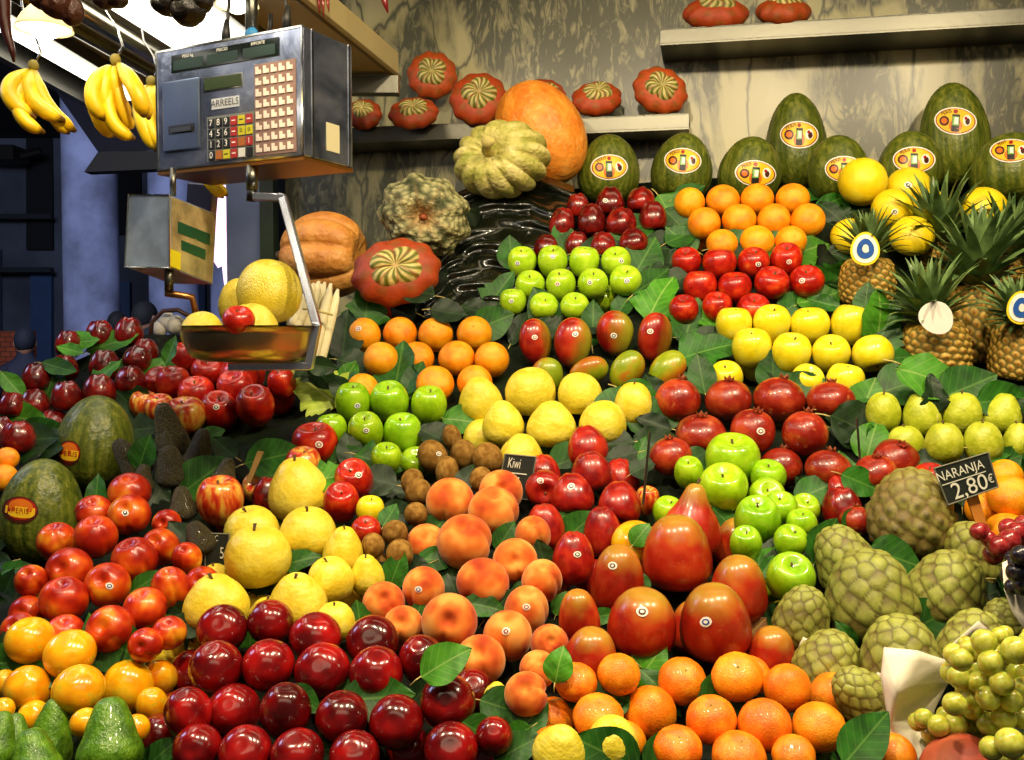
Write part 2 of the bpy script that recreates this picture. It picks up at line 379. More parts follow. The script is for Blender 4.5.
kind('delicious',[f_delicious,f_lump(f_delicious,.04,9)],'delicious',1.0,172,14,'delicious')
kind('star_red',[f_softapple,f_lump(f_softapple,.05,9),f_lump(f_softapple,.05,19)],'star_red',1.05,165,22,'delicious')
kind('plum',[f_crease(.03,.08),f_crease(.04,.1,0,.94)],'plum',.97,40,40)
kind('golden_plum',[f_crease(.04,.1),f_crease(.03,.1,0,.93,1.)],'golden_plum',.97,35,30)
kind('nectarine',[f_crease(.075,.24,.02),f_crease(.08,.26,.03,.98,.8)],'nectarine',.97,50,30,nu=48,nv=26)
kind('peach',[f_crease(.11,.24,0,.93),f_crease(.12,.27,0,.9,.6)],'peach',.95,50,28,nu=48,nv=26)
kind('mango',[f_mango],'mango',1.3,0,10,dpt=.9)
kind('green_mango',[f_mango],'green_mango',1.15,8,10,dpt=.9)
kind('red_mango',[prof(RMG),f_lump(prof(RMG),.05,2)],'red_mango',1.12,8,8)
kind('red_pear',[prof(PEAR)],'red_mango',1.2,4,4,'pear')
kind('pomegranate',[f_sphere(.9,0,.02,6),f_lump(f_sphere(.92,0,.025,6),.04,5)],'pomegranate',.9,18,16,'calyx')
kind('quince',[f_lump(prof(QUI),.05,11),f_lump(prof(RND),.06,12),f_lump(prof(QUI),.06,13)],'quince',.93,10,10)
kind('yellow_pear',[f_lump(prof(RND),.05,21),f_lump(prof(QUI),.05,22)],'yellow_pear',.93,14,8,'pear')
kind('green_pear',[f_lump(prof(QUI),.03,31),f_lump(prof(RND),.04,32)],'green_pear',1.0,6,8,'pear')
kind('kiwi',[f_sphere(1.2,.04),f_lump(f_sphere(1.15,.04),.04,8)],'kiwi',1.15,10,15)
kind('avocado',[prof(AVO)],'avocado',1.4,0,8)
kind('green_avocado',[f_lump(prof(AVO),.03,17)],'green_avocado',1.3,-18,4,nu=36,nv=24)
kind('melon',[prof(MEL,lambda t,p:.018*math.cos(10*p)*math.sin(t))],'melon',1.3,0,3,nu=48,nv=28)
kind('grapefruit',[f_sphere(.94,.04)],'grapefruit',.95,60,30)
kind('pomelo',[f_lump(prof(RND),.03,41)],'pomelo',.97,20,10,nu=36,nv=24)
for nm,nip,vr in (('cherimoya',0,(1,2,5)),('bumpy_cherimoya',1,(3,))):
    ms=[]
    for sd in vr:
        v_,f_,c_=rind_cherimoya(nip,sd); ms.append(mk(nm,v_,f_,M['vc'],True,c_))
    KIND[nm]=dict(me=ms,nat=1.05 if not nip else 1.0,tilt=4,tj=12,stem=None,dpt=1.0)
KIND['green_mango']['nat']=1.3
M['rp']=fm('dull_red_peach',['#8a2c1c','#a04026','#b05a34'],rough=.6,ns=.8)
v_,f_,_=surf(f_crease(.05,.15,0,.93)); KIND['red_peach']=dict(me=[mk('red_peach',v_,f_,M['rp'])],nat=.95,tilt=160,tj=3,stem=None,dpt=1.0)
# ---------------------------------------------------------------- the fruit display: one entry per fruit
TS={'A':(0,0,2.923),'B':(340,0,2.923),'C':(674,0,2.923),'D':(0,240,2.923),'E':(340,240,2.923),'F':(674,240,2.923),'G':(0,500,2.923),
'H':(340,500,2.923),'I':(674,500,2.923),'U':(180,420,4.22),'V':(540,410,4.22),'L':(0,430,4.22),'K':(380,420,5.628),'W':(800,420,4.469),'T':(820,130,2.814),'X':(0,0,1)}
GR=[]
def G(kindn,noun,pile,end,rows,off=0,group=None): GR.append((kindn,noun,pile,end,rows,off,group or (noun+' heap, '+pile)))
# rows: (row name, tile, 'x,y,rx,ry[,flags];...')   flags: s sticker, vN variant, rN roll, nN order nudge, tN tilt, k:<kind>
G('delicious','dark red apple','heap under the melons','pumpkin side',[
 ('top','B','695,600,35,34;790,590,44,42,s;880,588,44,40'),
 ('second','B','650,650,38,42;735,642,42,46;822,650,46,42;915,632,42,42'),
 ('bottom','B','602,708,32,22;690,704,34,28;768,710,42,32;858,708,46,38')])
G('orange','orange','heap behind the red apples','red apple side',[
 ('top','C','45,594,45,45;143,585,49,45;243,582,48,45;347,582,49,45'),
 ('middle','C','88,654,48,47;190,644,50,47;292,645,48,48;391,645,50,47'),
 ('bottom','C','57,710,37,30;140,704,46,34;243,697,50,38;341,700,46,36')])
G('grapefruit','yellow grapefruit','heap behind the pineapples','orange side',[
 ('top','C','551,532,70,62;685,552,66,62,s;905,610,68,58'),
 ('middle','C','638,612,60,56,s;750,606,56,50'),
 ('bottom','C','516,692,34,58;695,690,64,54')],.04)
G('lime_apple','lime green apple','upper green heap','black plastic side',[
 ('top','E','532,66,43,42,s;622,66,45,45,s;714,65,45,43;808,67,45,42,s'),
 ('middle','E','555,135,45,42;645,135,45,45,s;739,130,45,42,s;835,121,48,40,s'),
 ('bottom','E','503,195,37,24,s;596,190,43,32;686,190,43,32;774,182,38,28,s')])
G('gala','bright red apple','heap below the oranges','green apple side',[
 ('top','F','36,67,46,32;133,70,50,42;232,68,47,42,s;328,60,47,46,s'),
 ('middle','F','76,138,50,45;178,140,50,42;284,128,52,44;387,125,52,46,s'),
 ('bottom','F','27,194,45,28;125,197,48,27;232,194,50,32;340,180,45,27')])
G('mango','red and green mango','mango heap','orange side',[
 ('top','E','571,297,50,68,s r-4;680,300,55,74,s;803,272,56,66,s r5;920,285,54,74,s r8'),
 ],0,'ripe mangoes in the middle of the display')
G('green_mango','green and red mango','mango heap','orange side',[
 ('bottom','E','603,382,48,40,r15;728,384,44,58,r65;838,380,46,62,r40;956,377,47,62,r50')],0,'ripe mangoes in the middle of the display')
G('yellow_apple','yellow apple','heap in front of the pineapples','mango side',[
 ('top','F','175,250,54,50;286,247,55,52;398,252,57,50;515,249,57,55'),
 ('middle','F','227,318,58,54;343,333,58,56;459,336,56,52;580,330,60,48,t160'),
 ('bottom','F','152,390,55,35;250,385,32,30;386,400,53,30;500,402,55,36')])
G('pomegranate','red pomegranate','pomegranate heap','quince side',[
 ('top','F','11,470,68,66;157,467,72,62;307,467,76,66;458,470,72,56'),
 ('middle','F','79,568,76,58;230,560,70,66,s;384,566,72,66'),
 ('bottom','F','-14,652,58,34;313,665,62,58;450,665,70,52')])
G('green_pear','green pear','green pear heap','pomegranate side',[
 ('top','F','612,503,53,56,v1;722,507,56,60,r-10 v0;840,505,60,58,v1;958,505,58,58,v0'),
 ('bottom','F','676,592,55,48;789,592,57,57,v1;904,592,58,60;1008,585,48,50')])
G('orange','orange','heap beside the scale','scale side',[
 ('top','E','69,278,50,50,s;176,275,50,49;280,277,51,51;393,275,52,51'),
 ('middle','E','120,350,52,50;224,348,52,50;341,346,54,51;444,350,51,52'),
 ('bottom','E','73,414,32,22;278,410,56,40;394,408,52,38')])
G('green_apple','green apple','middle green heap','scale side',[
 ('top','E','38,478,52,56,s;146,475,57,57;260,485,53,53'),
 ('second','E','-17,550,36,38;76,562,52,54,s;184,570,58,58'),
 ('bottom','E','132,647,42,38;208,654,34,38')])
G('quince','yellow quince','quince heap','green apple side',[
 ('top','E','410,462,66,62,v0;555,442,76,68,v1;703,447,68,58,v1;857,480,58,62,k:yellow_pear v0'),
 ('middle','E','476,532,64,62,v2;617,534,74,64,v0;769,525,72,52,v1'),
 ('bottom','E','407,592,46,36,v1;532,622,66,55,v0;655,607,35,30,v1')])
G('kiwi','brown kiwi','kiwi heap','green apple side',[
 ('top','K','405,102,80,52,r75;300,208,86,100,r-30 s;470,197,90,74,r80;605,217,92,84,r70'),
 ('second','K','378,292,90,64,r90;555,332,52,56;180,338,64,54;215,378,76,50'),
 ('third','K','203,530,68,68,t70;255,592,62,38'),
 ('lower','X','395,533,13,13,t70;373,544,12,11;400,552,14,13;377,559,9,7')])
G('star_red','red apple','heap behind the peaches','kiwi side',[
 ('top','V','200,140,88,74;12,240,58,50;215,258,92,82;345,268,50,62'),
 ('second','V','15,327,84,74,s t95;135,357,95,90,s;335,392,92,92'),
 ('third','V','20,490,88,95;265,510,85,102;450,385,42,62,k:streaky'),
 ('bottom','V','140,620,92,106,s;200,715,46,50')])
G('delicious','dark red apple','tall outer apple heap','outer side',[
 ('top','D','200,302,40,38;292,272,42,38;376,268,43,42'),
 ('second','D','105,400,42,40;190,373,41,38;305,357,46,36;402,345,44,38;440,322,20,32'),
 ('third','D','35,482,40,38;100,478,46,42;195,455,46,44;290,430,49,38;382,408,44,40'),
 ('bottom','D','2,562,24,50;54,562,50,34;155,530,50,34')])
G('gala','red apple','heap under the scale','dark apple side',[
 ('top','D','540,347,48,44;610,387,52,44;700,395,56,42;745,397,32,25'),
 ('second','D','450,415,26,40;506,420,50,46;575,442,54,38;690,432,54,50;825,422,42,44;815,467,36,44'),
 ('third','D','420,474,42,30,k:streaky;372,464,20,20,k:streaky;466,494,45,40,k:streaky;540,515,62,50,k:streaky;640,502,56,56,s;747,487,56,58')])
G('melon','netted green melon','front','dark',[])
G('avocado','dark avocado','heap beside the melons','melon side',[
 ('top','D','495,560,42,88,r-12;583,618,42,70,r14'),
 ('middle','D','382,642,46,72,r-35;500,662,52,64,r-8;660,677,34,42,r15'),
 ('bottom','D','417,692,34,38,r10'),
 ('lowest','L','770,312,60,76,r-8;842,455,66,76,r-30;700,45,30,40,r0')])
G('orange','orange','heap at the end of the stall','outer side',[
 ('top','L','30,132,52,30;15,200,56,50')],0,'oranges at the end of the stall')
GR[-1][4][0]=('upper','L','30,136,52,34;15,202,58,50')
G('streaky','streaked apple','heap behind yellow pears','avocado side',[
 ('top','U','570,100,98,78,k:gala s;520,170,76,50,s'),
 ('second','U','735,262,84,94,k:gala s;170,342,99,96;332,292,68,80,t60;365,312,44,76,k:delicious'),
 ('third','U','680,352,56,92,k:gala;200,440,46,44,k:gala;803,382,60,56,k:yellow_apple;785,472,65,60,k:gala')])
G('yellow_pear','yellow pear','front yellow pear heap','nectarine side',[
 ('top','U','500,288,134,128,v1 n25;538,478,122,106,v0 n30'),
 ('second','U','300,448,118,80,v0;330,572,142,124,v0 n20;690,545,72,100,v1'),
 ('third','U','150,640,52,40;635,672,100,92;790,650,75,86,v1'),
 ('fourth','U','150,765,142,110,v1 n25;330,800,95,70,v1;495,742,126,96,n20;740,745,62,50'),
 ('bottom','G','785,345,72,60;560,455,44,44,n-40;480,440,66,60,n-60'),
 ('lowest','H','50,275,40,28;10,345,30,40')])
G('nectarine','red nectarine','nectarine heap','melon side',[
 ('top','L','547,252,88,64;395,350,78,68;548,360,88,86,s n20;705,395,60,80'),
 ('second','L','242,476,82,80;405,456,90,90,n15;680,497,78,86;790,542,62,80'),
 ('third','L','295,582,95,76;570,552,95,92,n15;135,642,68,72;720,672,80,94;835,632,42,52'),
 ('fourth','L','115,742,60,42;270,722,100,96;455,657,95,97,s n15;615,757,92,85'),
 ('bottom','G','45,362,36,28;190,382,56,42;325,370,68,55;410,415,32,24;500,367,32,26')])
G('golden_plum','golden plum','golden plum heap','outer side',[
 ('top','G','88,412,70,64;205,451,75,63'),
 ('second','G','15,540,26,46;82,552,66,66;230,555,75,66;375,548,73,75;470,520,36,58'),
 ('bottom','G','8,612,34,30;98,632,46,38;250,652,44,40;445,602,46,56;410,667,28,36')])
G('green_avocado','large green avocado','front avocado heap','outer side',[
 ('front','G','0,705,30,85,r0;48,705,42,80,r-12;148,690,72,108,r6;100,750,78,82,r-18 n25;322,692,96,112,r-8')],-.02,'large green avocados at the front corner')
G('plum','shiny red plum','red plum heap','golden plum side',[
 ('top','G','650,378,74,60;790,373,67,50;922,393,76,60;1089,400,77,56'),
 ('second','G','632,492,78,75;785,485,77,73;943,500,82,80;1099,510,79,80;1234,470,68,76'),
 ('third','G','542,515,34,56;478,630,40,52;552,627,70,80;685,618,78,80;835,622,75,84;1000,637,78,72;1159,650,80,82;1309,592,82,78'),
 ('bottom','G','460,712,52,46;578,727,72,62;718,737,78,64;870,737,78,62;1036,737,74,56;1194,754,68,38;1319,717,80,60;1444,692,56,68;1424,742,50,38;1400,560,46,66')])
G('peach','orange peach','peach heap','kiwi side',[
 ('top','K','395,462,136,130,s0;680,405,124,108,s'),
 ('second','K','240,695,92,92;640,522,146,136,n15;860,652,88,120,s0'),
 ('third','H','366,125,82,78,n10;512,178,66,72;590,240,60,66'),
 ('fourth','H','245,262,62,64,s;417,243,78,64,n10;545,328,66,78,s;640,240,38,45'),
 ('fifth','H','128,302,62,50,k:peach;185,370,60,50;320,355,82,72,n8;490,400,72,74,s;612,420,56,48'),
 ('bottom','H','195,412,42,36;410,470,74,72;580,495,56,50;545,555,65,46;457,562,36,30,k:quince')])
G('red_mango','large red mango','large mango heap','peach side',[
 ('top','X','692,520,31,37,k:red_pear r6;677,552,35,37,n12;635,539,24,17,k:grapefruit'),
 ('second','X','618,579,27,35,s;643,621,35,33,s n10;739,589,29,34;733,548,19,19;579,616,21,31'),
 ('third','X','591,648,27,21;715,621,36,38,s n8;684,626,15,30,s;764,600,13,20,k:yellow_apple n-70;771,652,24,18')])
G('green_apple','green apple','front green heap','pomegranate side',[
 ('top','V','810,200,118,90,v1;775,332,105,95,n20;628,268,62,66;962,268,76,50'),
 ('second','V','955,367,80,66,t50;915,475,100,104,n20;510,430,35,60;795,490,58,50'),
 ('third','I','310,20,52,40;340,122,50,44;210,132,40,56;375,65,42,36;382,12,36,30'),
 ('bottom','I','340,230,71,70,t40;275,252,34,40')])
G('pomegranate','red pomegranate','heap behind the custard apples','green apple side',[
 ('top','W','432,152,106,66;340,235,100,78;580,292,82,92,k:gala'),
 ('second','W','165,300,42,50,k:star_red;190,390,95,92,k:delicious;345,345,46,62;250,450,76,66')])
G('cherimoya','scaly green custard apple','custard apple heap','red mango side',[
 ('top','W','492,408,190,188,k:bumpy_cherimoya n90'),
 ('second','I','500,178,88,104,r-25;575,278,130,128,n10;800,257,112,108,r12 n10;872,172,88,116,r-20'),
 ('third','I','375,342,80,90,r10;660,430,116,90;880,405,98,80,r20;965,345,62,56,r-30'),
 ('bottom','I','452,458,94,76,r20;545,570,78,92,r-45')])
G('orange','orange','heap behind the price sign','custard apple side',[
 ('top','W','915,222,72,46;940,342,102,92,n10'),
 ('bottom','W','795,402,52,80;925,478,98,60')])
G('mandarin','small orange mandarin','mandarin heap','peach side',[
 ('top','H','690,533,63,53;815,508,64,60,n10;1000,530,72,66;1161,520,80,68;1308,548,70,72;1210,505,50,40'),
 ('second','H','620,622,46,50;755,622,76,50;907,620,78,80;1084,645,78,70;1241,660,80,75;1401,662,78,70;1441,570,67,68'),
 ('bottom','H','830,692,66,42;988,718,72,52;1166,737,80,54;1326,747,80,40;1521,622,36,32;1619,742,24,20;598,722,40,56')])
G('quince','pale yellow quince','pair at the front edge','plum side',[
 ('front','H','645,725,82,66,v0;800,712,100,50,v1')],-.03)
# explicit pieces (kind, tile, x,y,rx,ry, depth, flags, label, category, group)
SP=[
('melon','D',280,590,113,136,1.72,'r5','netted green melon with red oval sticker standing behind the shorter melon','melon'),
('melon','L',175,335,172,214,1.52,'r6','netted green melon with red and yellow sticker beside the nectarines','melon'),
('pomelo','D',705,185,66,70,1.60,'r5','large yellow pomelo behind the biggest one on the scale pan','pomelo'),
('pomelo','D',788,148,96,86,1.54,'r10','largest yellow pomelo heaped on the scale pan','pomelo'),
('pomelo','D',590,258,62,46,1.49,'','yellow pomelo beside the rim of the scale pan','pomelo'),
('pomelo','D',735,250,78,62,1.475,'','yellow pomelo behind the red apple on the scale pan','pomelo'),
('gala','D',697,238,48,38,1.40,'','small red apple lying among pomelos on the scale pan','apple'),
('red_peach','I',845,757,122,72,.93,'t160','dull red peach in front of the green grapes','peach'),
('star_red','E',122,214,30,26,2.15,'','red fruit half hidden under the turban squash','apple'),
]
def wallY(px,d=2.75): return (2.86)/(1+.2*(px-512)/F)
for i,(x,y,rx,ry,t,w) in enumerate([('B',785,495,92,100,'above the dark red apples'),('B',1000,490,90,100,'above the first oranges'),('C',222,497,92,96,'low behind the orange heap'),
  ('C',357,415,88,140,'standing tall behind the orange heap'),('C',480,492,90,95,'half hidden by the first grapefruit'),('C',690,482,92,97,'low between the grapefruits and the wall'),
  ('C',817,395,100,150,'tallest of all, behind the pineapple crown'),('C',985,492,118,102,'behind the last grapefruit')]):
    tile,xx,yy,rrx,rry=x,y,rx,ry,t
    px=TS[tile][0]+xx/2.923
    SP.append(('melon',tile,xx,yy,rrx,rry,wallY(px)-(.12 if rry>120 else .27 if xx!=985 else .22),'t0','dark green melon with oval sticker, '+w,'melon'))
SEEN=[]
ORD=['first','second','third','fourth','fifth','sixth','seventh','eighth','ninth','tenth']
DN=([100,150,200,250,335,430,545,640,700,770,900],[2.6,2.45,2.34,2.2,1.98,1.65,1.32,1.13,1.03,.95,.82])
def D(px,py):
    d=float(np.interp(py,*DN)); X=(px-512)/F*d
    k=float(np.interp(py,[430,640],[.16,.03])) if px>400 else .02
    return d-k*X
items=[]
for kn,noun,pile,end,rows,off,grp in GR:
    for rn,tile,data in rows:
        ox,oy,s=TS[tile]; L_=[]
        for e in data.split(';'):
            p=e.split(','); x,y,rx,ry=map(float,p[:4]); fl=p[4].split() if len(p)>4 else []
            L_.append([ox+x/s,oy+y/s,rx/s,ry/s,fl])
        L_.sort(key=lambda q:q[0])
        for i,(px,py,rx,ry,fl) in enumerate(L_):
            it=dict(px=px,py=py,rx=rx,ry=ry,kind=kn,off=off,nudge=0,st=False,var=None,roll=None,tilt=None,group=grp)
            nn=noun
            for f in fl:
                if f.startswith('k:'):
                    it['kind']=f[2:]; nn={'streaky':'red and yellow apple' if 0 else 'streaked apple','gala':'red apple','yellow_apple':'yellow apple','yellow_pear':'yellow pear','quince':'yellow quince','delicious':'dark red apple','star_red':'red apple','red_pear':'pear-shaped red mango','grapefruit':'yellow mango','peach':'orange peach','bumpy_cherimoya':'knobbly brownish custard apple'}[f[2:]]
                elif f=='s': it['st']=True
                elif f[0]=='v': it['var']=int(f[1:])
                elif f[0]=='r': it['roll']=float(f[1:])
                elif f[0]=='n': it['nudge']=float(f[1:])
                elif f[0]=='t': it['tilt']=float(f[1:])
            if it['kind']=='grapefruit' and nn=='yellow mango': it['kind']='golden_plum'
            if len(L_)==1: it['short']=f"{nn} in {rn} row of {pile}"
            else: it['short']=f"{ORD[i]} {nn} from {end}, {rn} row, {pile}"
            it['label']=it['short']; it['cat']=nn.split()[-1] if 'custard' not in nn else 'custard apple'
            it['name']={'delicious':'red_apple','gala':'red_apple','streaky':'red_apple','star_red':'red_apple','lime_apple':'green_apple','cherimoya':'custard_apple','bumpy_cherimoya':'custard_apple','red_mango':'mango','green_mango':'mango','red_pear':'mango','green_avocado':'avocado'}.get(it['kind'],it['kind'])
            if nn=='yellow mango': it['name']='mango'
            items.append(it)
for k,tile,x,y,rx,ry,d,fl,lab,cat in SP:
    ox,oy,s=TS[tile]
    it=dict(px=ox+x/s,py=oy+y/s,rx=rx/s,ry=ry/s,kind=k,off=0,nudge=0,st=False,var=None,roll=None,tilt=None,group=None,d=d,short=lab,label=lab,cat=cat,name={'gala':'red_apple','star_red':'red_apple','red_peach':'peach'}.get(k,k))
    for f in fl.split():
        if f[0]=='r': it['roll']=float(f[1:])
        if f[0]=='t': it['tilt']=float(f[1:])
    items.append(it)
# a fruit that shows only a sliver is as large as its neighbours and sits further behind them
import collections
gm_=collections.defaultdict(list)
for it in items:
    if it['group']: gm_[(it['group'],it['kind'])].append(it['rx'])
for it in items:
    if not it['group'] or it['px']<6 or it['px']>1018: continue
    md=float(np.median(gm_[(it['group'],it['kind'])])); r_=math.sqrt(it['rx']*it['ry'])
    if it['kind'] in('avocado','mango','green_mango','cherimoya','green_avocado') or r_>.8*md: continue
    near=[q for q in items if q is not it and q['rx']>it['rx']*1.15 and math.hypot(q['px']-it['px'],q['py']-it['py'])<(q['rx']+it['rx'])*1.25]
    new=.9*md; it['nudge']-=28
    if near:
        q=min(near,key=lambda q:math.hypot(q['px']-it['px'],q['py']-it['py'])-q['rx']); dx,dy=q['px']-it['px'],q['py']-it['py']; h=math.hypot(dx,dy)
        it['px']+=dx/h*(new-it['rx']); it['py']+=dy/h*(new-it['ry'])
    it['rx']=new; it['ry']=new*KIND[it['kind']]['nat']*.97
# true size of fruits whose foot is hidden: keep the top edge, restore the hidden part
for it in items:
    K=KIND[it['kind']]; a=it['rx']; al=math.radians(K['tilt'] if it['tilt'] is None else it['tilt'])
    nat=K['nat']*a
    if abs(it['roll'] or 0)<45:
        full=math.sqrt((nat*math.cos(al))**2+(a*math.sin(al))**2)
        if it['ry']<.82*full and it['kind'] not in('melon',):
            top=it['py']-it['ry']; new=.92*full; it['py']=top+new; it['ry']=new
        if it['kind']!='melon' and it['rx']<.72*it['ry']/max(K['nat'],.9): it['rx']=.8*it['ry']/max(K['nat'],.9)
# depth: every fruit rests against the ones in front of and below it
order=sorted(items,key=lambda q:-(q['py']+q['nudge']))
done=[]
for it in order:
    d=it.get('d') or D(it['px'],it['py'])+it['off']
    if 'd' not in it:
        for _ in range(5):
            for q in done:
                dx=abs(q['px']-it['px']); dy=abs(q['py']-it['py'])
                if dx>q['rx']+it['rx'] or dy>q['ry']+it['ry']: continue
                dist=math.hypot(dx,dy)+1e-6; c,s=dx/dist,dy/dist
                r1=1/math.hypot(c/q['rx'],s/q['ry']); r2=1/math.hypot(c/it['rx'],s/it['ry'])
                sm=(r1+r2); 
                if dist>=sm: continue
                dl=math.sqrt(1-(dist/sm)**2)*(q['rx']*q['D']+it['rx']*d)/F*1.0
                if abs(d-q['D'])<dl: d=q['D']+dl
    it['D']=d; done.append(it)
def xform(it):
    K=KIND[it['kind']]; d=it['D']; R=it['rx']*d/F; RZ=it['ry']*d/F
    al=math.radians(it['tilt'] if it['tilt'] is not None else K['tilt']+random.uniform(-K['tj'],K['tj']))
    spin=random.uniform(-PI,PI)
    if it['kind']=='kiwi' and it['roll'] is not None: al=.1
    if it['kind'] in('mango','green_mango','red_mango','red_pear'): spin=random.uniform(-.6,.6)+(PI if it['px']%7<2 else 0)
    if it['kind'] in('nectarine','peach','plum','golden_plum'): spin=-PI/2+random.uniform(-1.1,1.1)
    roll=math.radians(it['roll'] if it['roll'] is not None else random.uniform(-9,9))
    ca,sa=abs(math.cos(al)),abs(math.sin(al))
    b=(max(RZ*RZ-(R*sa)**2,0))**.5/max(ca,.25)
    b=min(max(b,R*K['nat']*.84),R*K['nat']*1.2)
    if ca<.5: b=R*K['nat']
    if it['kind'] in('melon',): b=RZ
    if it['kind'] in('avocado','green_avocado','kiwi') and it['roll'] is not None: b=RZ if ca>.5 else b
    rot=Matrix.Rotation(roll,4,'Y')@Matrix.Rotation(al,4,'X')@Matrix.Rotation(spin,4,'Z')
    return Matrix.Translation(P(it['px'],it['py'],d))@rot@Matrix.Diagonal((R,R*K['dpt'],b,1))
BV={}
def bvh(me):
    if me.name not in BV: BV[me.name]=BVHTree.FromPolygons([v.co[:] for v in me.vertices],[p.vertices[:] for p in me.polygons])
    return BV[me.name]
def project(o,px,py,lift=.0009):
    """point of object o's surface seen at (px,py), in o's own space, or None"""
    mi=o.matrix_basis.inverted(); d=(P(px,py,1)-CAM).normalized()
    lo=mi@CAM; ld=(mi.to_3x3()@d).normalized()
    h=bvh(o.data).ray_cast(lo,ld)
    if h[0] is None: return None
    w=o.matrix_basis@h[0]; nw=(mi.to_3x3().transposed()@h[1]).normalized()
    if nw.dot(d)>0: nw=-nw
    return mi@(w+nw*lift)
def decal(o,cx,cy,rx,ry,mat,name='sticker',ang=0,lift=.0009,shape=None,parent=None,rings=3,seg=20,sq=None):
    ca,sa=math.cos(ang),math.sin(ang); pts=[]; fs=[]
    def q(u,v): return project(o,cx+(u*ca-v*sa),cy-(u*sa+v*ca),lift)
    if sq:
        n=3
        for j in range(n+1):
            for i in range(n+1): pts.append(q(-rx+2*rx*i/n,-ry+2*ry*j/n))
        fs=[(j*4+i,j*4+i+1,(j+1)*4+i+1,(j+1)*4+i) for j in range(3) for i in range(3)]
    else:
        pts.append(q(0,0))
        for k in range(1,rings+1):
            for j in range(seg):
                a=2*PI*j/seg; pts.append(q(rx*k/rings*math.cos(a),ry*k/rings*math.sin(a)))
        for j in range(seg): fs.append((0,1+j,1+(j+1)%seg))
        for k in range(rings-1):
            for j in range(seg):
                a=1+k*seg+j; b=1+k*seg+(j+1)%seg; fs.append((a,a+seg,b+seg,b))
    fs=[f for f in fs if all(pts[i] is not None for i in f)]
    if not fs: return None
    vs=[p if p is not None else Vector((0,0,0)) for p in pts]
    e=ob(name,mk(name,vs,fs,mat),parent or o)
    return e
def textmesh(s,size,extr=0,align='CENTER'):
    cu=bpy.data.curves.new('t','FONT'); cu.body=s; cu.size=size; cu.align_x=align; cu.align_y='CENTER'; cu.extrude=extr; cu.resolution_u=3
    o=bpy.data.objects.new('t',cu); C.objects.link(o); dg=bpy.context.evaluated_depsgraph_get(); dg.update()
    me=bpy.data.meshes.new_from_object(o.evaluated_get(dg)); bpy.data.objects.remove(o); return me
def text_decal(o,s,cx,cy,size,mat,ang=0,lift=.0016,parent=None,name='lettering',xs=1.0,bold=0):
    me=textmesh(s,size); ca,sa=math.cos(ang),math.sin(ang)
    bad=set()
    for v in me.vertices:
        u,w=v.co.x*xs,v.co.y; p=project(o,cx+(u*ca-w*sa),cy-(u*sa+w*ca),lift)
        if p is None: bad.add(v.index); p=Vector((0,0,0))
        v.co=p
    if bad: bpy.data.meshes.remove(me); return None
    me.materials.clear(); me.materials.append(mat); me.name=name
    return ob(name,me,parent or o)
NSTK=0
used=set()
for it in items:
    K=KIND[it['kind']]; v=it['var'] if it['var'] is not None else random.randrange(len(K['me'])); v%=len(K['me'])
    me=K['me'][v]; o=ob(it['name'],me); o.matrix_basis=xform(it); it['o']=o
    lab=it['label']; assert lab not in used,lab; used.add(lab)
    if it['st'] and 'apple' in lab and len(lab.split())<15: pass
    tag(o,lab,it['cat'],it['group'])
    if K['stem']:
        s=ob(STEM[K['stem']].name.split('.')[0],STEM[K['stem']],o)
    if it['st']:
        u=random.uniform(-.35,.35); w=random.uniform(-.15,.4); rr=max(2.4,min(it['rx']*.17,6)); c=(it['px']+u*it['rx'],it['py']-w*it['ry'])
        e=decal(o,c[0],c[1],rr,rr*.85,M['white'],'sticker',ang=random.uniform(-.4,.4))
        if e: 
            decal(o,c[0],c[1],rr*.62,rr*.5,M[random.choice(['black','redp','blup','brnp'])],'sticker_print',lift=.0014,parent=e,rings=1)
            decal(o,c[0],c[1],rr*.35,rr*.28,M['white'],'sticker_print',lift=.0018,parent=e,rings=1)
# melon stickers
mel=[i for i in items if i['kind']=='melon']
def big_sticker(it,cx,cy,rx,ry,ang):
    o=it['o']; e=decal(o,cx,cy,rx,ry,M['white'],'sticker',ang,.0010,rings=4,seg=32)
    for r_,m_,l_ in ((.93,'redp',.0014),(.88,'yelp',.0018),): decal(o,cx,cy,rx*r_,ry*r_*.98,M[m_],'sticker_print',ang,l_,parent=e,rings=4,seg=32)
    def sub(u,v,a,b,m,l=.0022,sq=False): decal(o,cx+u*rx,cy-v*ry,a*rx,b*ry,M[m],'sticker_print',ang,l,parent=e,rings=2,seg=14,sq=sq)
    sub(0,-.35,.3,.5,'orap'); sub(-.52,-.0,.24,.36,'brnp'); sub(-.52,0,.15,.22,'orap',.0026); sub(.52,.02,.2,.4,'white'); sub(.55,-.05,.11,.24,'brnp',.0026); sub(.47,.18,.07,.12,'redp',.003)
    sub(0,-.15,.17,.62,'black',.0026,True); sub(0,-.02,.14,.32,'grnp',.003,True); sub(.03,.0,.08,.24,'white',.0034,True); sub(0,.68,.1,.14,'redp',.0026)
    text_decal(o,'PERIS',cx-.42*rx,cy-.6*ry,ry*.34,M['brnp'],ang+.42,.003,e)
for it,(tile,x,y,rx,ry) in zip(mel[2:],[('B',787,489,54,37),('B',1002,470,54,37),('C',238,507,60,38),('C',366,394,56,40),('C',497,494,56,38),('C',702,467,62,38),('C',823,354,62,40),('C',985,441,62,34)]):
    s=2.923; big_sticker(it,TS[tile][0]+x/s,y/s,rx/s,ry/s,random.uniform(-.1,.05))
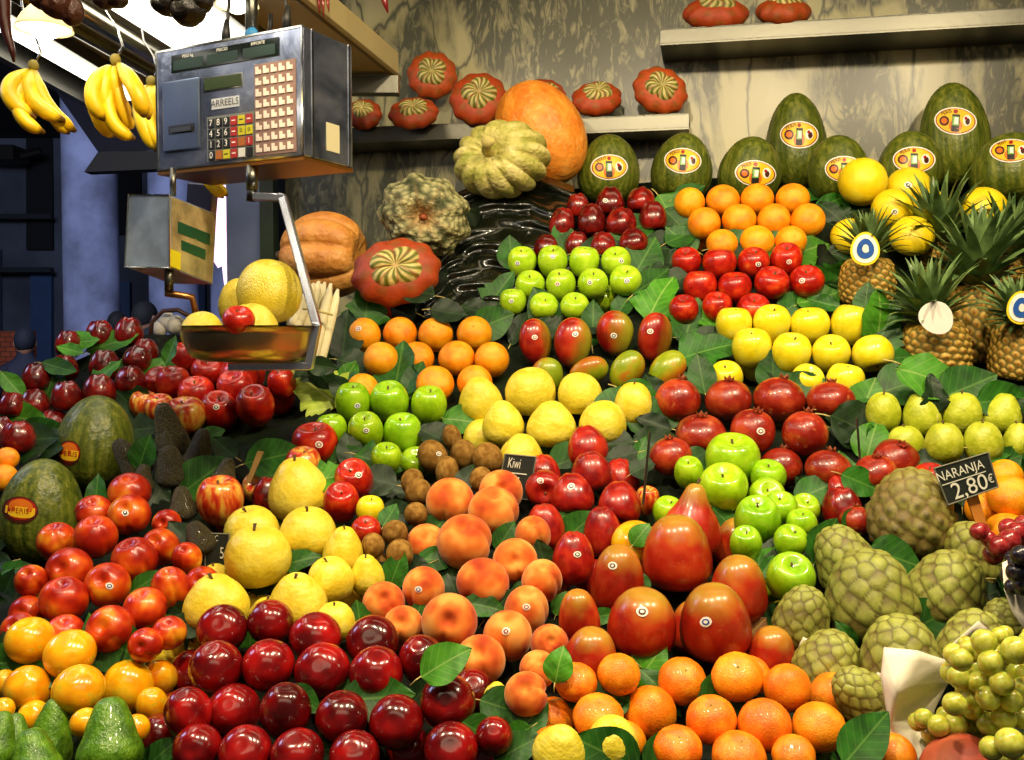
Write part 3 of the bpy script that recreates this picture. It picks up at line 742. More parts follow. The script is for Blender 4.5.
for it,(cx,cy,rx,ry,ang) in zip(mel[:2],[(69,453,12,12.5,-.12),(20.5,510,18,13.5,-.1)]):
    o=it['o']; e=decal(o,cx,cy,rx,ry,M['brnp'],'sticker',ang,.001,rings=4,seg=28)
    decal(o,cx+1,cy-1,rx*.86,ry*.82,M['redp'],'sticker_print',ang,.0014,parent=e,rings=3)
    decal(o,cx+1,cy-3.5,rx*.66,ry*.55,M['orap'],'sticker_print',ang,.0018,parent=e,rings=3)
    decal(o,cx+1,cy+4,rx*.7,ry*.3,M['yelp'],'sticker_print',ang,.0018,parent=e,rings=3)
    decal(o,cx+.5,cy+.5,rx*.8,3.6,M['yelp'],'sticker_print',ang,.002,parent=e,sq=True)
    text_decal(o,'PERIS',cx+.5,cy+.8,7.2,M['redp'],ang,.0026,e,xs=1.05)
# grapefruit oval print
for it in items:
    if it['kind']=='grapefruit' and it['st']: pass
PINE=[
 (133,425,73,66,-2,58,-3,1.98,(127,334,'y'),'with round yellow and blue tag, nearest the orange heap'),
 (322,615,92,78,-10,78,-14,1.86,(328,527,'w'),'with plain white tag, in front'),
 (428,545,73,108,2,98,0,2.04,None,'tall and upright, behind the white-tagged one'),
 (340,378,52,62,0,80,-14,2.17,None,'half hidden behind the tall crown'),
 (507,415,62,62,4,72,6,2.15,None,'in the back row under the last melon'),
 (556,622,70,80,6,60,-22,1.88,(566,500,'y'),'cut off at the edge of the display, with yellow tag')]
PS=[(820+a/2.814,130+b/2.814,c/2.814,e/2.814,f[7]) for f in PINE for a,b,c,e in [f[:4]]]
PS+=[(820+a/2.814,130+b/2.814-30,44,36,f[7]) for f in PINE for a,b in [f[:2]]]
PS+=[(424,216,48,40,2.2),(501,160,52,38,2.36),(397,273,45,34,2.06),(322,256,40,44,2.25),(541,138,45,54,2.5)]
# ---------------------------------------------------------------- sloping display bank behind the fruit
def topline(px): return float(np.interp(px,[-40,0,60,110,150,200,240,300,330,370,430,470,560,640,700,1070],[415,405,368,345,345,378,385,385,330,300,215,208,190,183,178,178]))
NU,NV=150,112; grid=np.zeros((NV+1,NU+1)); GX=np.zeros_like(grid); GY=np.zeros_like(grid)
ipx=np.array([i['px'] for i in items]); ipy=np.array([i['py'] for i in items]); irx=np.array([i['rx'] for i in items]); iry=np.array([i['ry'] for i in items]); iD=np.array([i['D'] for i in items])
okk=np.array([i['kind']!='pomelo' and not('scale pan' in i['label']) and not i['label'].startswith('dull red peach') for i in items])
bx_,by_,brx,bry,bD=[np.concatenate([a[okk],[p[k] for p in PS]]) for k,a in enumerate((ipx,ipy,irx,iry,iD))]
for j in range(NV+1):
    for i in range(NU+1):
        px=-45+1115*i/NU; t0=topline(px); py=t0+(900-t0)*j/NV
        d=D(px,py)+.09+(.08 if 420<px<578 and py<322 else 0)
        q=np.hypot((bx_-px)/brx,(by_-py)/bry); sel=(q<1.3)
        if sel.any():
            dd=bD[sel]+brx[sel]*bD[sel]/F*(np.sqrt(np.clip(1-(q[sel]/1.3)**2,0,1))*1.08)+.006; d=max(float(dd.max()),min(d,float(dd.max())+.05))
        d=min(d,wallY(px)-.02)
        grid[j,i]=d; GX[j,i]=px; GY[j,i]=py
for _ in range(2):
    g2=grid.copy(); g2[1:-1,1:-1]=np.maximum(grid[1:-1,1:-1],(grid[:-2,1:-1]+grid[2:,1:-1]+grid[1:-1,:-2]+grid[1:-1,2:])/4); grid=g2
vs=[P(GX[j,i],GY[j,i],grid[j,i]) for j in range(NV+1) for i in range(NU+1)]
fs=[(j*(NU+1)+i,(j+1)*(NU+1)+i,(j+1)*(NU+1)+i+1,j*(NU+1)+i+1) for j in range(NV) for i in range(NU)]
t=NT('black_plastic_and_leaf_litter'); v,_=t.coords(rand=False); c=t.ramp(t.noise(v,14,4),[(.35,L('#050704')),(.5,L('#0c150a')),(.65,L('#16240e'))]); t.K(c,t.b.inputs['Base Color']); t.set(Roughness=.7,Specular_IOR_Level=.15); t.bump(t.noise(v,30,3,dist=1),.4,.01)
M['plastic']=t.m
o=ob('display_cover',mk('display_cover',vs,fs,t.m)); tag(o,'dark plastic cover over the sloping fruit display under all the heaps','display cover')
def bankD(px,py):
    i=(px+45)/1115*NU; t0=topline(px); j=(py-t0)/(900-t0)*NV
    i=min(max(int(round(i)),0),NU); j=min(max(int(round(j)),0),NV); return grid[j,i]
# ---------------------------------------------------------------- leaves
def leaf_mesh(name,kindl,seed,mat):
    r=random.Random(seed); n=12; m=4; vs=[];fs=[]
    cup=r.uniform(.15,.5); curl=r.uniform(-.5,.35); wav=r.uniform(.01,.035)
    for i in range(n+1):
        t=i/n
        if kindl=='ivy':
            w=[.03,.27,.43,.36,.29,.37,.34,.25,.23,.21,.14,.07,.0][i]
        elif kindl=='broad': w=.34*math.sin(PI*t**.75)**.8 if 0<t<1 else 0.0
        else: w=.24*math.sin(PI*t**.85)**.85 if 0<t<1 else 0.0
        w=max(w,.004)
        for k in range(-m,m+1):
            x=w*k/m; y=t-.5
            if kindl=='ivy' and abs(k)==m: y+=.06*math.sin(t*9)
            z=-cup*abs(x)**1.3*.9*-1+curl*(t-.5)**2+wav*math.sin(t*17+k)*abs(k)/m
            vs.append((x,y,z))
    for i in range(n):
        for k in range(2*m):
            a=i*(2*m+1)+k; fs.append((a,a+1,a+2*m+2,a+2*m+1))
    me=mk(name,vs,fs,mat); return me
def petiole():
    v,f=tube([(0,-.48,0),(.01,-.6,.0),(.03,-.72,-.03)],[.012,.01,.012],5); return mk('leaf_stalk',v,f,M['pale_stem'])
PET=petiole()
LM={}
for kk,kl in (('l','laurel'),('v','ivy'),('b','broad')):
    for mm in ('d','m','b','y','br'):
        LM[kk+mm]=[leaf_mesh('leaf',kl,hash((kk,mm,s))%1000 if 0 else (ord(kk)*7+len(mm)*3+ord(mm[0])+s*31),M['leaf_'+mm]) for s in range(3)]
lused={}
def nearest(px,py,n=3):
    q=np.hypot((ipx-px)/(irx+4),(ipy-py)/(iry+4)); return np.argsort(q)[:n],q
CNAME={'d':'dark green','m':'green','b':'bright green','y':'yellowish green','br':'dry brown'}
def short_ref(it):
    s=it['short'].split(','); 
    return it['short']
def leaf(px,py,ln,ang,typ,f=0,d=None,auto=False):
    if typ.endswith('!'): typ=typ[:-1]; f=1
    ix,q=nearest(px,py); it=items[ix[0]]
    if d is None:
        near=[iD[k] for k in ix if q[k]<2.2] or [bankD(px,py)]
        d=sum(near)/len(near)-(-.5 if not auto else -.6)*irx[ix[0]]*iD[ix[0]]/F
        if f: d=min(near)-.85*irx[ix[0]]*iD[ix[0]]/F*f
        if auto: d=min(d,bankD(px,py)-.008)
    d=min(d,wallY(px)-.03)
    rel='above' if it['py']>py+it['ry']*.5 else ('below' if it['py']<py-it['ry']*.5 else 'beside')
    base=it['short'].replace('and ','') if len(it['short'].split())>14 else it['short']; w=base.split()
    lab=None
    for r in (rel,'above','below','beside','touching','near','tucked by'):
        cand=f"{CNAME[typ[1:]].split()[-1] if len(w)>12 else CNAME[typ[1:]]} leaf {r} {base}"
        if len(cand.replace(',',' ').split())>16: cand='leaf '+r+' '+base
        if cand not in used: lab=cand; break
    if lab is None: return None
    used.add(lab)
    a=math.radians(ang+random.uniform(-8,8)); Ld=RT*math.cos(a)+UP*math.sin(a)+FW*random.uniform(.1,.5)*(math.sin(a) if math.sin(a)>0 else math.sin(a)*.6); Ld.normalize()
    Nn=(-FW+UP*random.uniform(.2,.9)+RT*random.uniform(-.4,.4)); Xd=Ld.cross(Nn).normalized(); Nn=Xd.cross(Ld).normalized()
    S=ln*d/F
    o=ob('leaf',random.choice(LM[typ])); mt=Matrix((Xd,Ld,Nn)).transposed().to_4x4()
    o.matrix_basis=Matrix.Translation(P(px,py,d))@mt@Matrix.Diagonal((S*random.uniform(.9,1.25),S,S,1))
    ob('leaf_stalk',PET,o)
    tag(o,lab,'leaf','loose leaves tucked among the fruit'); return o
LV='''660,296,52,60,vb;367,305,44,80,vm;398,372,60,80,vm;415,378,40,70,lm;347,378,34,70,lm;494,322,40,30,bm;480,312,36,-20,bd;593,322,44,95,lm;543,308,44,120,bm;644,258,50,60,bm;651,282,40,40,bm;624,304,36,50,lm;466,421,44,-10,bb;425,435,30,60,lm;347,459,44,20,bm;378,462,44,-20,vm;381,476,34,10,bm;559,450,40,10,bb;572,459,44,25,bm;655,418,54,10,bm;658,445,50,0,bd;668,377,40,10,bm;614,402,40,60,bm;
82,342,32,0,bb;113,343,48,15,lb;51,383,44,80,bm;106,372,34,40,bb;14,387,38,-50,lb;20,418,52,-5,lb;41,437,64,10,lm;34,452,80,25,ld;161,367,30,160,bb;148,376,44,60,bb;171,350,28,80,lb;205,476,52,35,bm;178,485,54,15,bm;144,452,34,80,bm!;315,388,56,150,vy;346,378,34,60,vb;274,457,52,20,bm;337,476,44,5,vb;328,356,40,60,bm;137,411,54,-35,bd;212,435,26,30,bm;60,368,34,-20,lm;70,350,26,160,lb;124,368,26,100,lm;
32,606,30,60,bb;38,586,20,70,bb;120,648,60,-20,bm;96,633,40,120,bm;7,657,38,70,bm;24,666,44,0,lm;55,676,34,-20,bm;147,582,36,35,lm;157,628,34,40,bm;280,510,28,90,bm;339,512,30,40,bm;298,561,44,15,lm;267,585,30,20,bd;342,602,40,80,vb;250,636,30,90,bm;304,700,36,-30,bm;209,695,44,5,lm;162,753,40,40,bm;182,642,30,60,ld;
390,515,24,60,bm;439,525,36,50,bm;439,567,46,-10,bm;396,570,38,70,bm;484,606,44,-10,lm;417,620,36,80,bm;446,662,52,35,bb!;472,655,46,0,bb;480,733,38,-30,bm;377,698,70,5,lm;504,708,46,-20,bm;528,722,50,40,bm;559,664,34,80,bb!;602,616,34,10,lm;650,664,48,50,bb;641,534,26,50,bb;606,753,66,160,bm!;672,753,60,20,bm;662,691,56,-40,lm;576,517,36,0,lm;638,582,26,100,bm;561,603,24,70,bb;518,748,50,20,bm;597,697,64,5,lm;519,590,26,60,lm;
729,692,64,25,bm;866,738,64,50,bm!;811,746,60,-20,lm;927,622,62,20,bm;896,558,50,-20,bm;950,553,40,5,bm;825,541,48,60,bm;766,562,40,20,vb;725,520,34,-40,bm;749,635,44,40,bbr;677,751,34,0,bm;776,616,30,60,bm;
838,278,44,40,vm;821,298,46,10,vb;880,319,60,80,bb;886,326,50,60,vm;934,380,66,-30,bb;968,387,60,20,bm;907,384,56,10,bm;866,401,50,60,bb;872,438,44,70,bb;859,428,56,-30,bd;690,322,50,70,vm;715,318,46,100,vb;708,350,56,20,vm;701,373,40,90,bm;773,370,40,90,bm;804,384,40,10,bm;794,305,36,30,bm;831,384,30,10,ld;845,476,50,100,bm;862,483,40,-20,bm;913,462,38,5,lm;1016,457,34,20,bm;698,464,36,-30,bm;739,461,28,40,bm;818,490,48,20,bm;893,358,40,0,bm;
860,195,42,80,bm;831,202,34,20,lm;828,229,40,5,bb;807,250,44,20,vb;681,239,36,140,bm;742,246,50,10,bm;777,245,44,20,bm;677,222,34,-50,bm;670,214,40,-60,vb;682,236,34,30,bm;641,226,34,10,bm;566,246,36,60,bm;511,253,36,90,bm;641,250,40,50,bm;600,247,44,10,ld;
690,192,30,20,bm;812,195,24,0,lm;852,240,44,20,bd;500,290,40,50,vm;640,400,44,-30,bm;616,240,30,20,lm;562,232,30,80,bm;866,300,36,70,bm;1004,400,50,10,bm;990,450,40,0,bm;855,520,30,40,bm;318,372,40,-50,vd;345,335,50,80,bd;357,345,50,60,bm;440,560,30,0,bm;322,360,30,-40,bm'''
for e in LV.replace('\n','').split(';'):
    if not e: continue
    a=e.split(','); leaf(float(a[0]),float(a[1]),float(a[2])*1.12,float(a[3]),a[4])
# a second layer of leaves lining the trays between the fruits
cnt=0
for k in range(60000):
    if cnt>=110: break
    px=rng.uniform(-10,1034); py=rng.uniform(topline(px)+14,765)
    q=np.hypot((ipx-px)/irx,(ipy-py)/iry)
    gap=(np.min((q-1)*irx))
    if gap<1.5 : continue
    if 425<px<560 and py<310 : continue
    if 225<px<335 and 380<py<480: continue
    if 840<px and 200<py<390: continue
    if px>880 and py>600: continue
    if any(abs(px-a)<13 and abs(py-b)<11 for a,b in SEEN): continue
    if leaf(px,py,rng.uniform(28,48),rng.uniform(-30,210),random.choice(['lm','ld','bd','bd','bm','vd','bd']),auto=True): SEEN.append((px,py)); cnt+=1
print('ITEMS',len(items),'auto leaves',cnt,'max D',max(i['D'] for i in items))
for i in items:
    if i['D']-(D(i['px'],i['py']))>.22 and 'd' not in i: print('deep',i['label'],round(i['D'],2),round(D(i['px'],i['py']),2))
# ---------------------------------------------------------------- setting
def S_(o,kind='structure'): o['kind']=kind; return o
steel=plain('brushed_steel','#68675e',.36,1.0,bump=.03,bs=60); M['steel']=steel
chrome=plain('polished_steel','#c8c8c4',.12,1.0); M['chrome']=chrome
# marble
t=NT('marble'); v,_=t.coords(rand=False)
mp=t.N('ShaderNodeMapping'); mp.inputs['Scale'].default_value=(1,1,.36); mp.inputs['Rotation'].default_value=(0,.12,0); t.K(v,mp.inputs['Vector']); mv=mp.outputs[0]
dn=t.N('ShaderNodeTexNoise'); dn.inputs['Scale'].default_value=7; dn.inputs['Detail'].default_value=4; t.K(mv,dn.inputs['Vector'])
ad=t.N('ShaderNodeVectorMath',operation='MULTIPLY_ADD'); t.K(dn.outputs['Color'],ad.inputs[0]); ad.inputs[1].default_value=(.14,.14,.14); t.K(mv,ad.inputs[2])
def vein(scale,w):
    vo=t.N('ShaderNodeTexVoronoi',feature='DISTANCE_TO_EDGE'); vo.inputs['Scale'].default_value=scale; t.K(ad.outputs[0],vo.inputs['Vector']); return t.rng(vo.outputs['Distance'],0,w,1,0)
patch=t.rng(t.noise(mv,3.0,3,.6,1.0),.41,.5)
v1=t.math('MULTIPLY',t.math('MAXIMUM',vein(24,.32),t.math('MULTIPLY',vein(56,.5),.9)),patch)
br=t.rng(t.noise(ad.outputs[0],34,4,.7,.6),.36,.56,.35,1.0)
v1=t.math('MULTIPLY',v1,br)
soft=t.math('MULTIPLY',t.math('MULTIPLY',t.rng(t.noise(ad.outputs[0],16,3,.6,1),.42,.62),patch),.45)
fine=t.math('MULTIPLY',vein(7,.04),.6)
fac=t.math('MAXIMUM',t.math('MAXIMUM',v1,fine),soft)
base=t.ramp(t.noise(mv,3,4),[(.35,L('#a0986a')),(.7,L('#c8c094'))])
col=t.mix(t.math('MINIMUM',t.math('MULTIPLY',fac,1.5),.88),base,L('#363c34'))
sx=t.N('ShaderNodeSeparateXYZ'); t.K(v,sx.inputs[0])
seam=t.rng(t.math('ABSOLUTE',t.math('SUBTRACT',t.math('FRACT',t.math('MULTIPLY',t.math('ADD',sx.outputs[0],.05),2.75)),.5)),.0,.006,1,0)
col=t.mix(t.math('MULTIPLY',seam,.6),col,L('#4a4838')); t.K(col,t.b.inputs['Base Color']); t.set(Roughness=.3)
marble=t.m
wa=math.atan(-.2)
def wall_local():  # frame whose x runs along the marble wall
    return Matrix.Translation((0,2.86,0))@Matrix.Rotation(wa,4,'Z')
def inwall(mb,name,mat,**k):
    o=mb.build(name,mat,**k); o.matrix_basis=wall_local(); return o
S_(inwall(MB().box((-.70,0,0),(2.6,.12,3.3)),'wall_back',marble))
S_(inwall(MB().box((-.70,-.10,2.62),(2.6,-.001,2.75)),'trim_1',plain('dark_beam','#2a2010',.6,var=.3)))
S_(ob('floor',mk('floor',[(-12,-2,0),(8,-2,0),(8,14,0),(-12,14,0)],[(0,1,2,3)],plain('stone_floor','#3a3a3c',.4,var=.3))))
S_(MB().box((-12,13,0),(8,13.3,7)).build('wall_far',plain('dark_facade','#4c5260',.8,var=.5,vs=.8)))
S_(MB().box((-12,-2,4.2),(8,13,4.4)).build('ceiling',plain('market_ceiling','#1a1c22',.8)))
# shelves
def shelf(x0,x1,z,dep,lab,left=None):
    m=MB().box((x0,-dep,z-.004),(x1,-.002,z)).box((x0,-dep,z-.038),(x1,-dep+.006,z)).box((x0,-dep,z-.042),(x1,-.002,z-.036))
    o=inwall(m,'wall_shelf',steel); tag(o,lab,'shelf'); return o
shelf(-.56,.505,2.187,.16,'lower steel wall shelf carrying the striped turban squashes','x')
shelf(.43,1.75,2.405,.17,'upper steel wall shelf carrying two squashes at the top of the wall')
# stall end post and mirror pillar
def quad(name,pts,mat,thick=.01,n=None):
    p=[Vector(x) for x in pts]; nn=(p[1]-p[0]).cross(p[3]-p[0]).normalized()*thick
    return MB().hexa([*p,*[x+nn for x in p]]).build(name,mat)
def pxq(a,b,c,d_,d): return [P(*q,d) for q in (a,b,c,d_)]
o=MB().box((-.748,2.93,0),(-.708,3.0,3.3)).build('end_post',plain('dark_green_paint','#2c3a1c',.35,var=.2)); S_(o); o.name='trim_2'
o=MB().box((-.855,2.96,0),(-.753,3.05,3.3)).build('trim_3',plain('grey_metal_pillar','#8088a0',.35,.5,var=.1)); S_(o)
# far arcade
pil=plain('blue_lit_stone','#8086a4',.85,var=.4,vs=2.2,bump=.3,bs=5)
def pillar(px0,px1,d,n):
    a=P(px0,337,d);b=P(px1,337,d); r=(b.x-a.x)/2; cx=(a.x+b.x)/2; nseg=40; vs=[];fs=[]
    for k,(z,rr) in enumerate([(0,r*1.25),(.25,r*1.25),(.3,r*1.04),(4.2,r)]):
        for j in range(nseg): an=2*PI*j/nseg; vs.append((cx+rr*math.cos(an),a.y+r+rr*math.sin(an),z))
    for k in range(3):
        for j in range(nseg): fs.append((k*nseg+j,k*nseg+(j+1)%nseg,(k+1)*nseg+(j+1)%nseg,(k+1)*nseg+j))
    return S_(ob(n,mk(n,vs,fs,pil)))
pillar(55,108,9,'column_near'); pillar(143,190,9.2,'column_far'); pillar(206,250,9.5,'column_end')
dk=plain('recess_shade','#121318',.9); bd=plain('blue_door','#2c4670',.6,var=.1)  # recess panels carry the shade of the dark interior in their colour
for i,(a,b,c,d_,mm) in enumerate([(32,53,272,420,bd),(109,131,282,420,bd),(-40,-2,150,420,dk),(28,54,95,250,dk),(112,142,120,235,dk),(195,206,190,420,bd),(-30,2,250,420,plain('grey_pilaster','#3c4458',.8,var=.3))]):
    o=quad(f'door_or_shade_{i+1}',pxq((a,d_),(b,d_),(b,c),(a,c),12.9),mm,.05); S_(o)
for i,py in enumerate((268,215)):
    o=quad(f'trim_{i+4}',pxq((-40,py+5),(54,py+5),(54,py),(-40,py),12.7),plain('ledge','#20242c',.8),.1); S_(o)
bk=NT('orange_brick'); v,_=bk.coords(rand=False); br=bk.N('ShaderNodeTexBrick'); br.inputs['Scale'].default_value=5; br.inputs['Color1'].default_value=L('#8a3818'); br.inputs['Color2'].default_value=L('#a04824'); br.inputs['Mortar'].default_value=L('#3a2018'); mpb=bk.N('ShaderNodeMapping'); mpb.inputs['Rotation'].default_value=(PI/2,0,0); bk.K(v,mpb.inputs[0]); bk.K(mpb.outputs[0],br.inputs['Vector']); bk.K(br.outputs['Color'],bk.b.inputs['Base Color'])
o=MB().box((-6.5,10,0),(-4.98,10.3,1.66)).build('wall_low',bk.m); S_(o)
# awning over the walkway
aw=MB(); d0=3.4
p=[P(20,40,d0),P(98,152,d0),P(300,146,d0),P(300,20,d0)]; aw.hexa([*p,*[x+Vector((0,.9,.35)) for x in p]])
o=aw.build('canvas_awning',plain('navy_canvas','#1c2238',.8,var=.15)); tag(o,'dark navy canvas awning over the walkway behind the bananas','awning')
p=pxq((84,172),(300,163),(300,147),(98,152),3.39); q=MB().hexa([*p,*[x+Vector((0,.06,0)) for x in p]]); e=q.build('front_flap',plain('grey_flap','#3c4048',.8),o)
MB().add(tube([P(60,-40,d0),P(300,-40,d0)],.02)).add(tube([P(100,-40,d0),P(100,150,d0+.3)],.012)).build('mount_bar',M['steel'],o)
# CCTV lamp on far wall
r=empty('wall_lamp',P(25,160,12.6),'small dark lamp on a bracket on the far facade','lamp')
mb=MB().box((-.28,-.5,-.08),(.1,-.1,.1)); mb.build('housing',M['black'],r); MB().add(tube([(0,-.2,0),(0,.28,0)],.04)).add(tube([(.1,-.3,.0),(.35,-.3,.06)],.05)).build('bracket',M['black'],r)
# pink shop sign
o=quad('shop_sign',pxq((206,262),(226,262),(229,186),(206,186),5.5),plain('pink_sign','#f4c8e0',.5,emit=1.6),.03); tag(o,'bright pink star-edged shop sign glowing beyond the scale','sign')
sv=[P(a,b,5.49) for a,b in ((206,262),(214,262),(218,268),(222,266),(226,300),(228,262),(229,186),(226,186),(223,255))]
ob('star_point',mk('star_point',sv,[tuple(range(len(sv)))],bpy.data.materials['pink_sign'],False),o).matrix_parent_inverse=Matrix.Identity(4)
# stall canopy with lights
beige=plain('cream_canopy','#b8a878',.5,var=.06)
zc=2.2
def cz(px,py,z=zc):
    v=(P(px,py,1)-CAM); k=(z-CAMZ)/v.z; return CAM+v*k
sof=[Vector((-1.06,.9,zc+.03)),Vector((-.60,.9,zc+.03)),Vector((-.276,2.42,zc+.03)),Vector((-1.04,2.62,zc+.03))]
o=MB().hexa([*sof,*[x+Vector((0,0,.06)) for x in sof]]).build('ceiling_panel',beige); o.name='ceiling_canopy'; S_(o)
edge=MB(); a,b=Vector((-.60,.9,zc+.03)),Vector((-.276,2.42,zc+.03)); 
edge.add(tube([a,b],.008)); o=edge.build('trim_6',plain('canopy_edge','#6a5a34',.5)); S_(o)
o=MB().box((-.42,2.36,zc-.02),(-.27,2.40,zc+.02)).build('trim_7',steel); S_(o)
def lampbox(x0,x1,y0,y1,lab,e,sk=.19):
    r=empty('fluorescent_light',(x0,y0,zc),lab,'ceiling light','fluorescent lights')
    def q(a,b,c,d_,z0,z1): return [(a,c,z0),(b,c,z0),(b+sk*(d_-c),d_,z0),(a+sk*(d_-c),d_,z0),(a,c,z1),(b,c,z1),(b+sk*(d_-c),d_,z1),(a+sk*(d_-c),d_,z1)]
    w=x1-x0; l=y1-y0
    MB().hexa(q(0,w,0,l,0,.028)).build('housing',steel,r)
    MB().hexa(q(.01,w-.01,.01,l-.01,-.008,-.001)).build('diffuser',plain('lit_diffuser%d'%int(x0*-100),'#fff8e8',.5,emit=e),r)
lampbox(-.80,-.60,1.25,2.15,'wide white fluorescent panel above the hanging scale',5,.12)
lampbox(-1.03,-.955,1.1,2.5,'narrow fluorescent tube light above the bananas',5,.03)
for (x,rr,mat,lab,sk) in ((-.90,.014,'#9a8430','round brass-coloured rail running under the canopy beside the bananas',.1),(-.845,.018,'#c0bca8','thick steel rail the banana hooks hang from',.12)):
    m=MB().add(tube([(x,1.1,zc-.02),(x+sk*1.4,2.5,zc-.02)],rr,12)); o=m.build('ceiling_rail',plain('rail'+mat[1:],mat,.25,1.0),smooth=True); tag(o,lab,'rail')
o=MB().box((-1.06,1.0,zc-.03),(-1.04,2.6,zc+.03)).build('ceiling_rail',steel); tag(o,'flat steel edge rail along the outer side of the canopy','rail')
# dome lamps
def dome(px,py,d,rpx,lab):
    r=empty('dome_lamp',P(px,py,d),lab,'lamp'); R=rpx*d/F
    fn=prof([(0,1.0),(.25,.98),(.5,.8),(.78,.45),(.97,.1),(1.0,0)])
    pts=[(.2,.95),(.45,.82),(.75,.48),(.95,.12),(1.0,0),(.97,0),(.9,.1),(.7,.44),(.4,.76)]; n=28; vs=[];fs=[]
    for (a,b) in pts:
        for j in range(n): vs.append((a*R*math.cos(2*PI*j/n),a*R*math.sin(2*PI*j/n),b*R))
    for k in range(len(pts)-1):
        for j in range(n): fs.append((k*n+j,k*n+(j+1)%n,(k+1)*n+(j+1)%n,(k+1)*n+j))
    s=ob('lamp_shade',mk('lamp_shade',vs,fs,plain('lamp_cream','#f0dca0',.5,emit=.5)),r)
    v,f,_=surf(f_sphere(1),20,12,None); b=ob('bulb',mk('bulb',v*R*.6,f,plain('bulb_glow','#fff4d8',.5,emit=14)),r,(0,0,R*.25))
    c=ob('lamp_disc',mk('lamp_disc',[(R*.9*math.cos(2*PI*j/n),R*.9*math.sin(2*PI*j/n),R*.12) for j in range(n)],[tuple(range(n))],plain('disc_glow','#fff6dc',.5,emit=6)),r)
    MB().add(tube([(0,0,R*.9),(0,0,R*.9+.5)],.006)).build('cord',M['black'],r)
dome(44,30,1.35,28,'cream dome lamp glowing above the bananas')
dome(237,6,1.75,22,'cream dome lamp behind the rod of the scale')
# dried brown things hanging from the top
for i,(pts,lab) in enumerate([([(58,6,17,13),(72,12,13,14),(44,2,14,8),(62,-8,18,10)],'dark brown dried pepper hanging in front of the dome lamp'),
   ([(104,0,14,9),(118,1,12,7),(100,-6,14,8)],'small dark dried pepper hanging beside the brass rail'),
   ([(168,4,18,12),(188,12,19,14),(200,2,16,10),(180,-6,24,10)],'large black dried pepper hanging above the scale')]):
    r=empty('dried_pepper',P(pts[0][0],pts[0][1],1.2),lab,'dried pepper','dried peppers hung along the top')
    bm=bpy.data.metaballs.new('m')
    allv=[];allf=[]
    for j,(px,py,rx,ry) in enumerate(pts):
        v,f,_=surf(f_lump(f_sphere(.9,.1,.08,5),.15,i*5+j),24,16,None)
        w=[P(px,py,1.2)-P(pts[0][0],pts[0][1],1.2)+Vector((x*rx*1.2/F,y*rx*1.2/F,z*ry*1.2/F)) for x,y,z in v]; b=len(allv); allv+=w; allf+=[tuple(b+k for k in q) for q in f]
    bpy.data.metaballs.remove(bm)
    ob('pod',mk('pod',allv,allf,plain('dried_pod%d'%i,['#3c1c0e','#2a1610','#14100c'][i],.45,var=.4,bump=.6,bs=60)),r)
    MB().add(tube([Vector((0,0,.01)),Vector((0,0,.06)),Vector((.004,0,.3))],.003)).build('string',M['stem'],r)
def chili(pts,w,d,lab,col):
    p=[P(a,b,d) for a,b in pts]; n=len(p); v,f=tube(p,[w*d/F*(1-.85*(k/(n-1))**1.5) for k in range(n)],10)
    o=ob('dried_chilli',mk('dried_chilli',v,f,plain('chilli'+col[1:],col,.3,coat=.3))); tag(o,lab,'chilli','dried chillies hung along the top')
    ob('hanging_string',mk('hanging_string',*tube([p[0]+Vector((0,0,.02)),p[0]+Vector((0,0,.25))],.001,5),M['stem']),o)
    s=ob('stem',mk('stem',*tube([p[0]+Vector((0,0,-.002)),p[0]+Vector((0,0,.03))],.003,6),M['stem']),o)
chili([(2,-12),(3,2),(4,18),(7,35),(12,50),(14,62)],8,1.2,'long dark dried chilli hanging at the outer edge of the stall','#3a120c')
chili([(383,-8),(385,3),(388,13)],4.5,1.9,'single red chilli hanging under the dark beam','#6a1010')
for k,(a,b) in enumerate(((318,14),(322,17),(327,12))): chili([(a,-8),(a+1,4),(a+2,b)],2.2,1.9,['thin red chilli, outermost of three by the cable','thin red chilli, longest of three by the cable','thin red chilli, shortest of three by the cable'][k],'#7a1812')
# wall cable
o=ob('wall_cable',mk('wall_cable',*tube([P(a,b,2.9 if i else 2.7) for i,(a,b) in enumerate([(350,14),(352,28),(360,45),(372,60),(386,76),(396,88),(400,100)])],.006,8),M['black'])); tag(o,'black cable looping down the marble wall beside the canopy','cable')
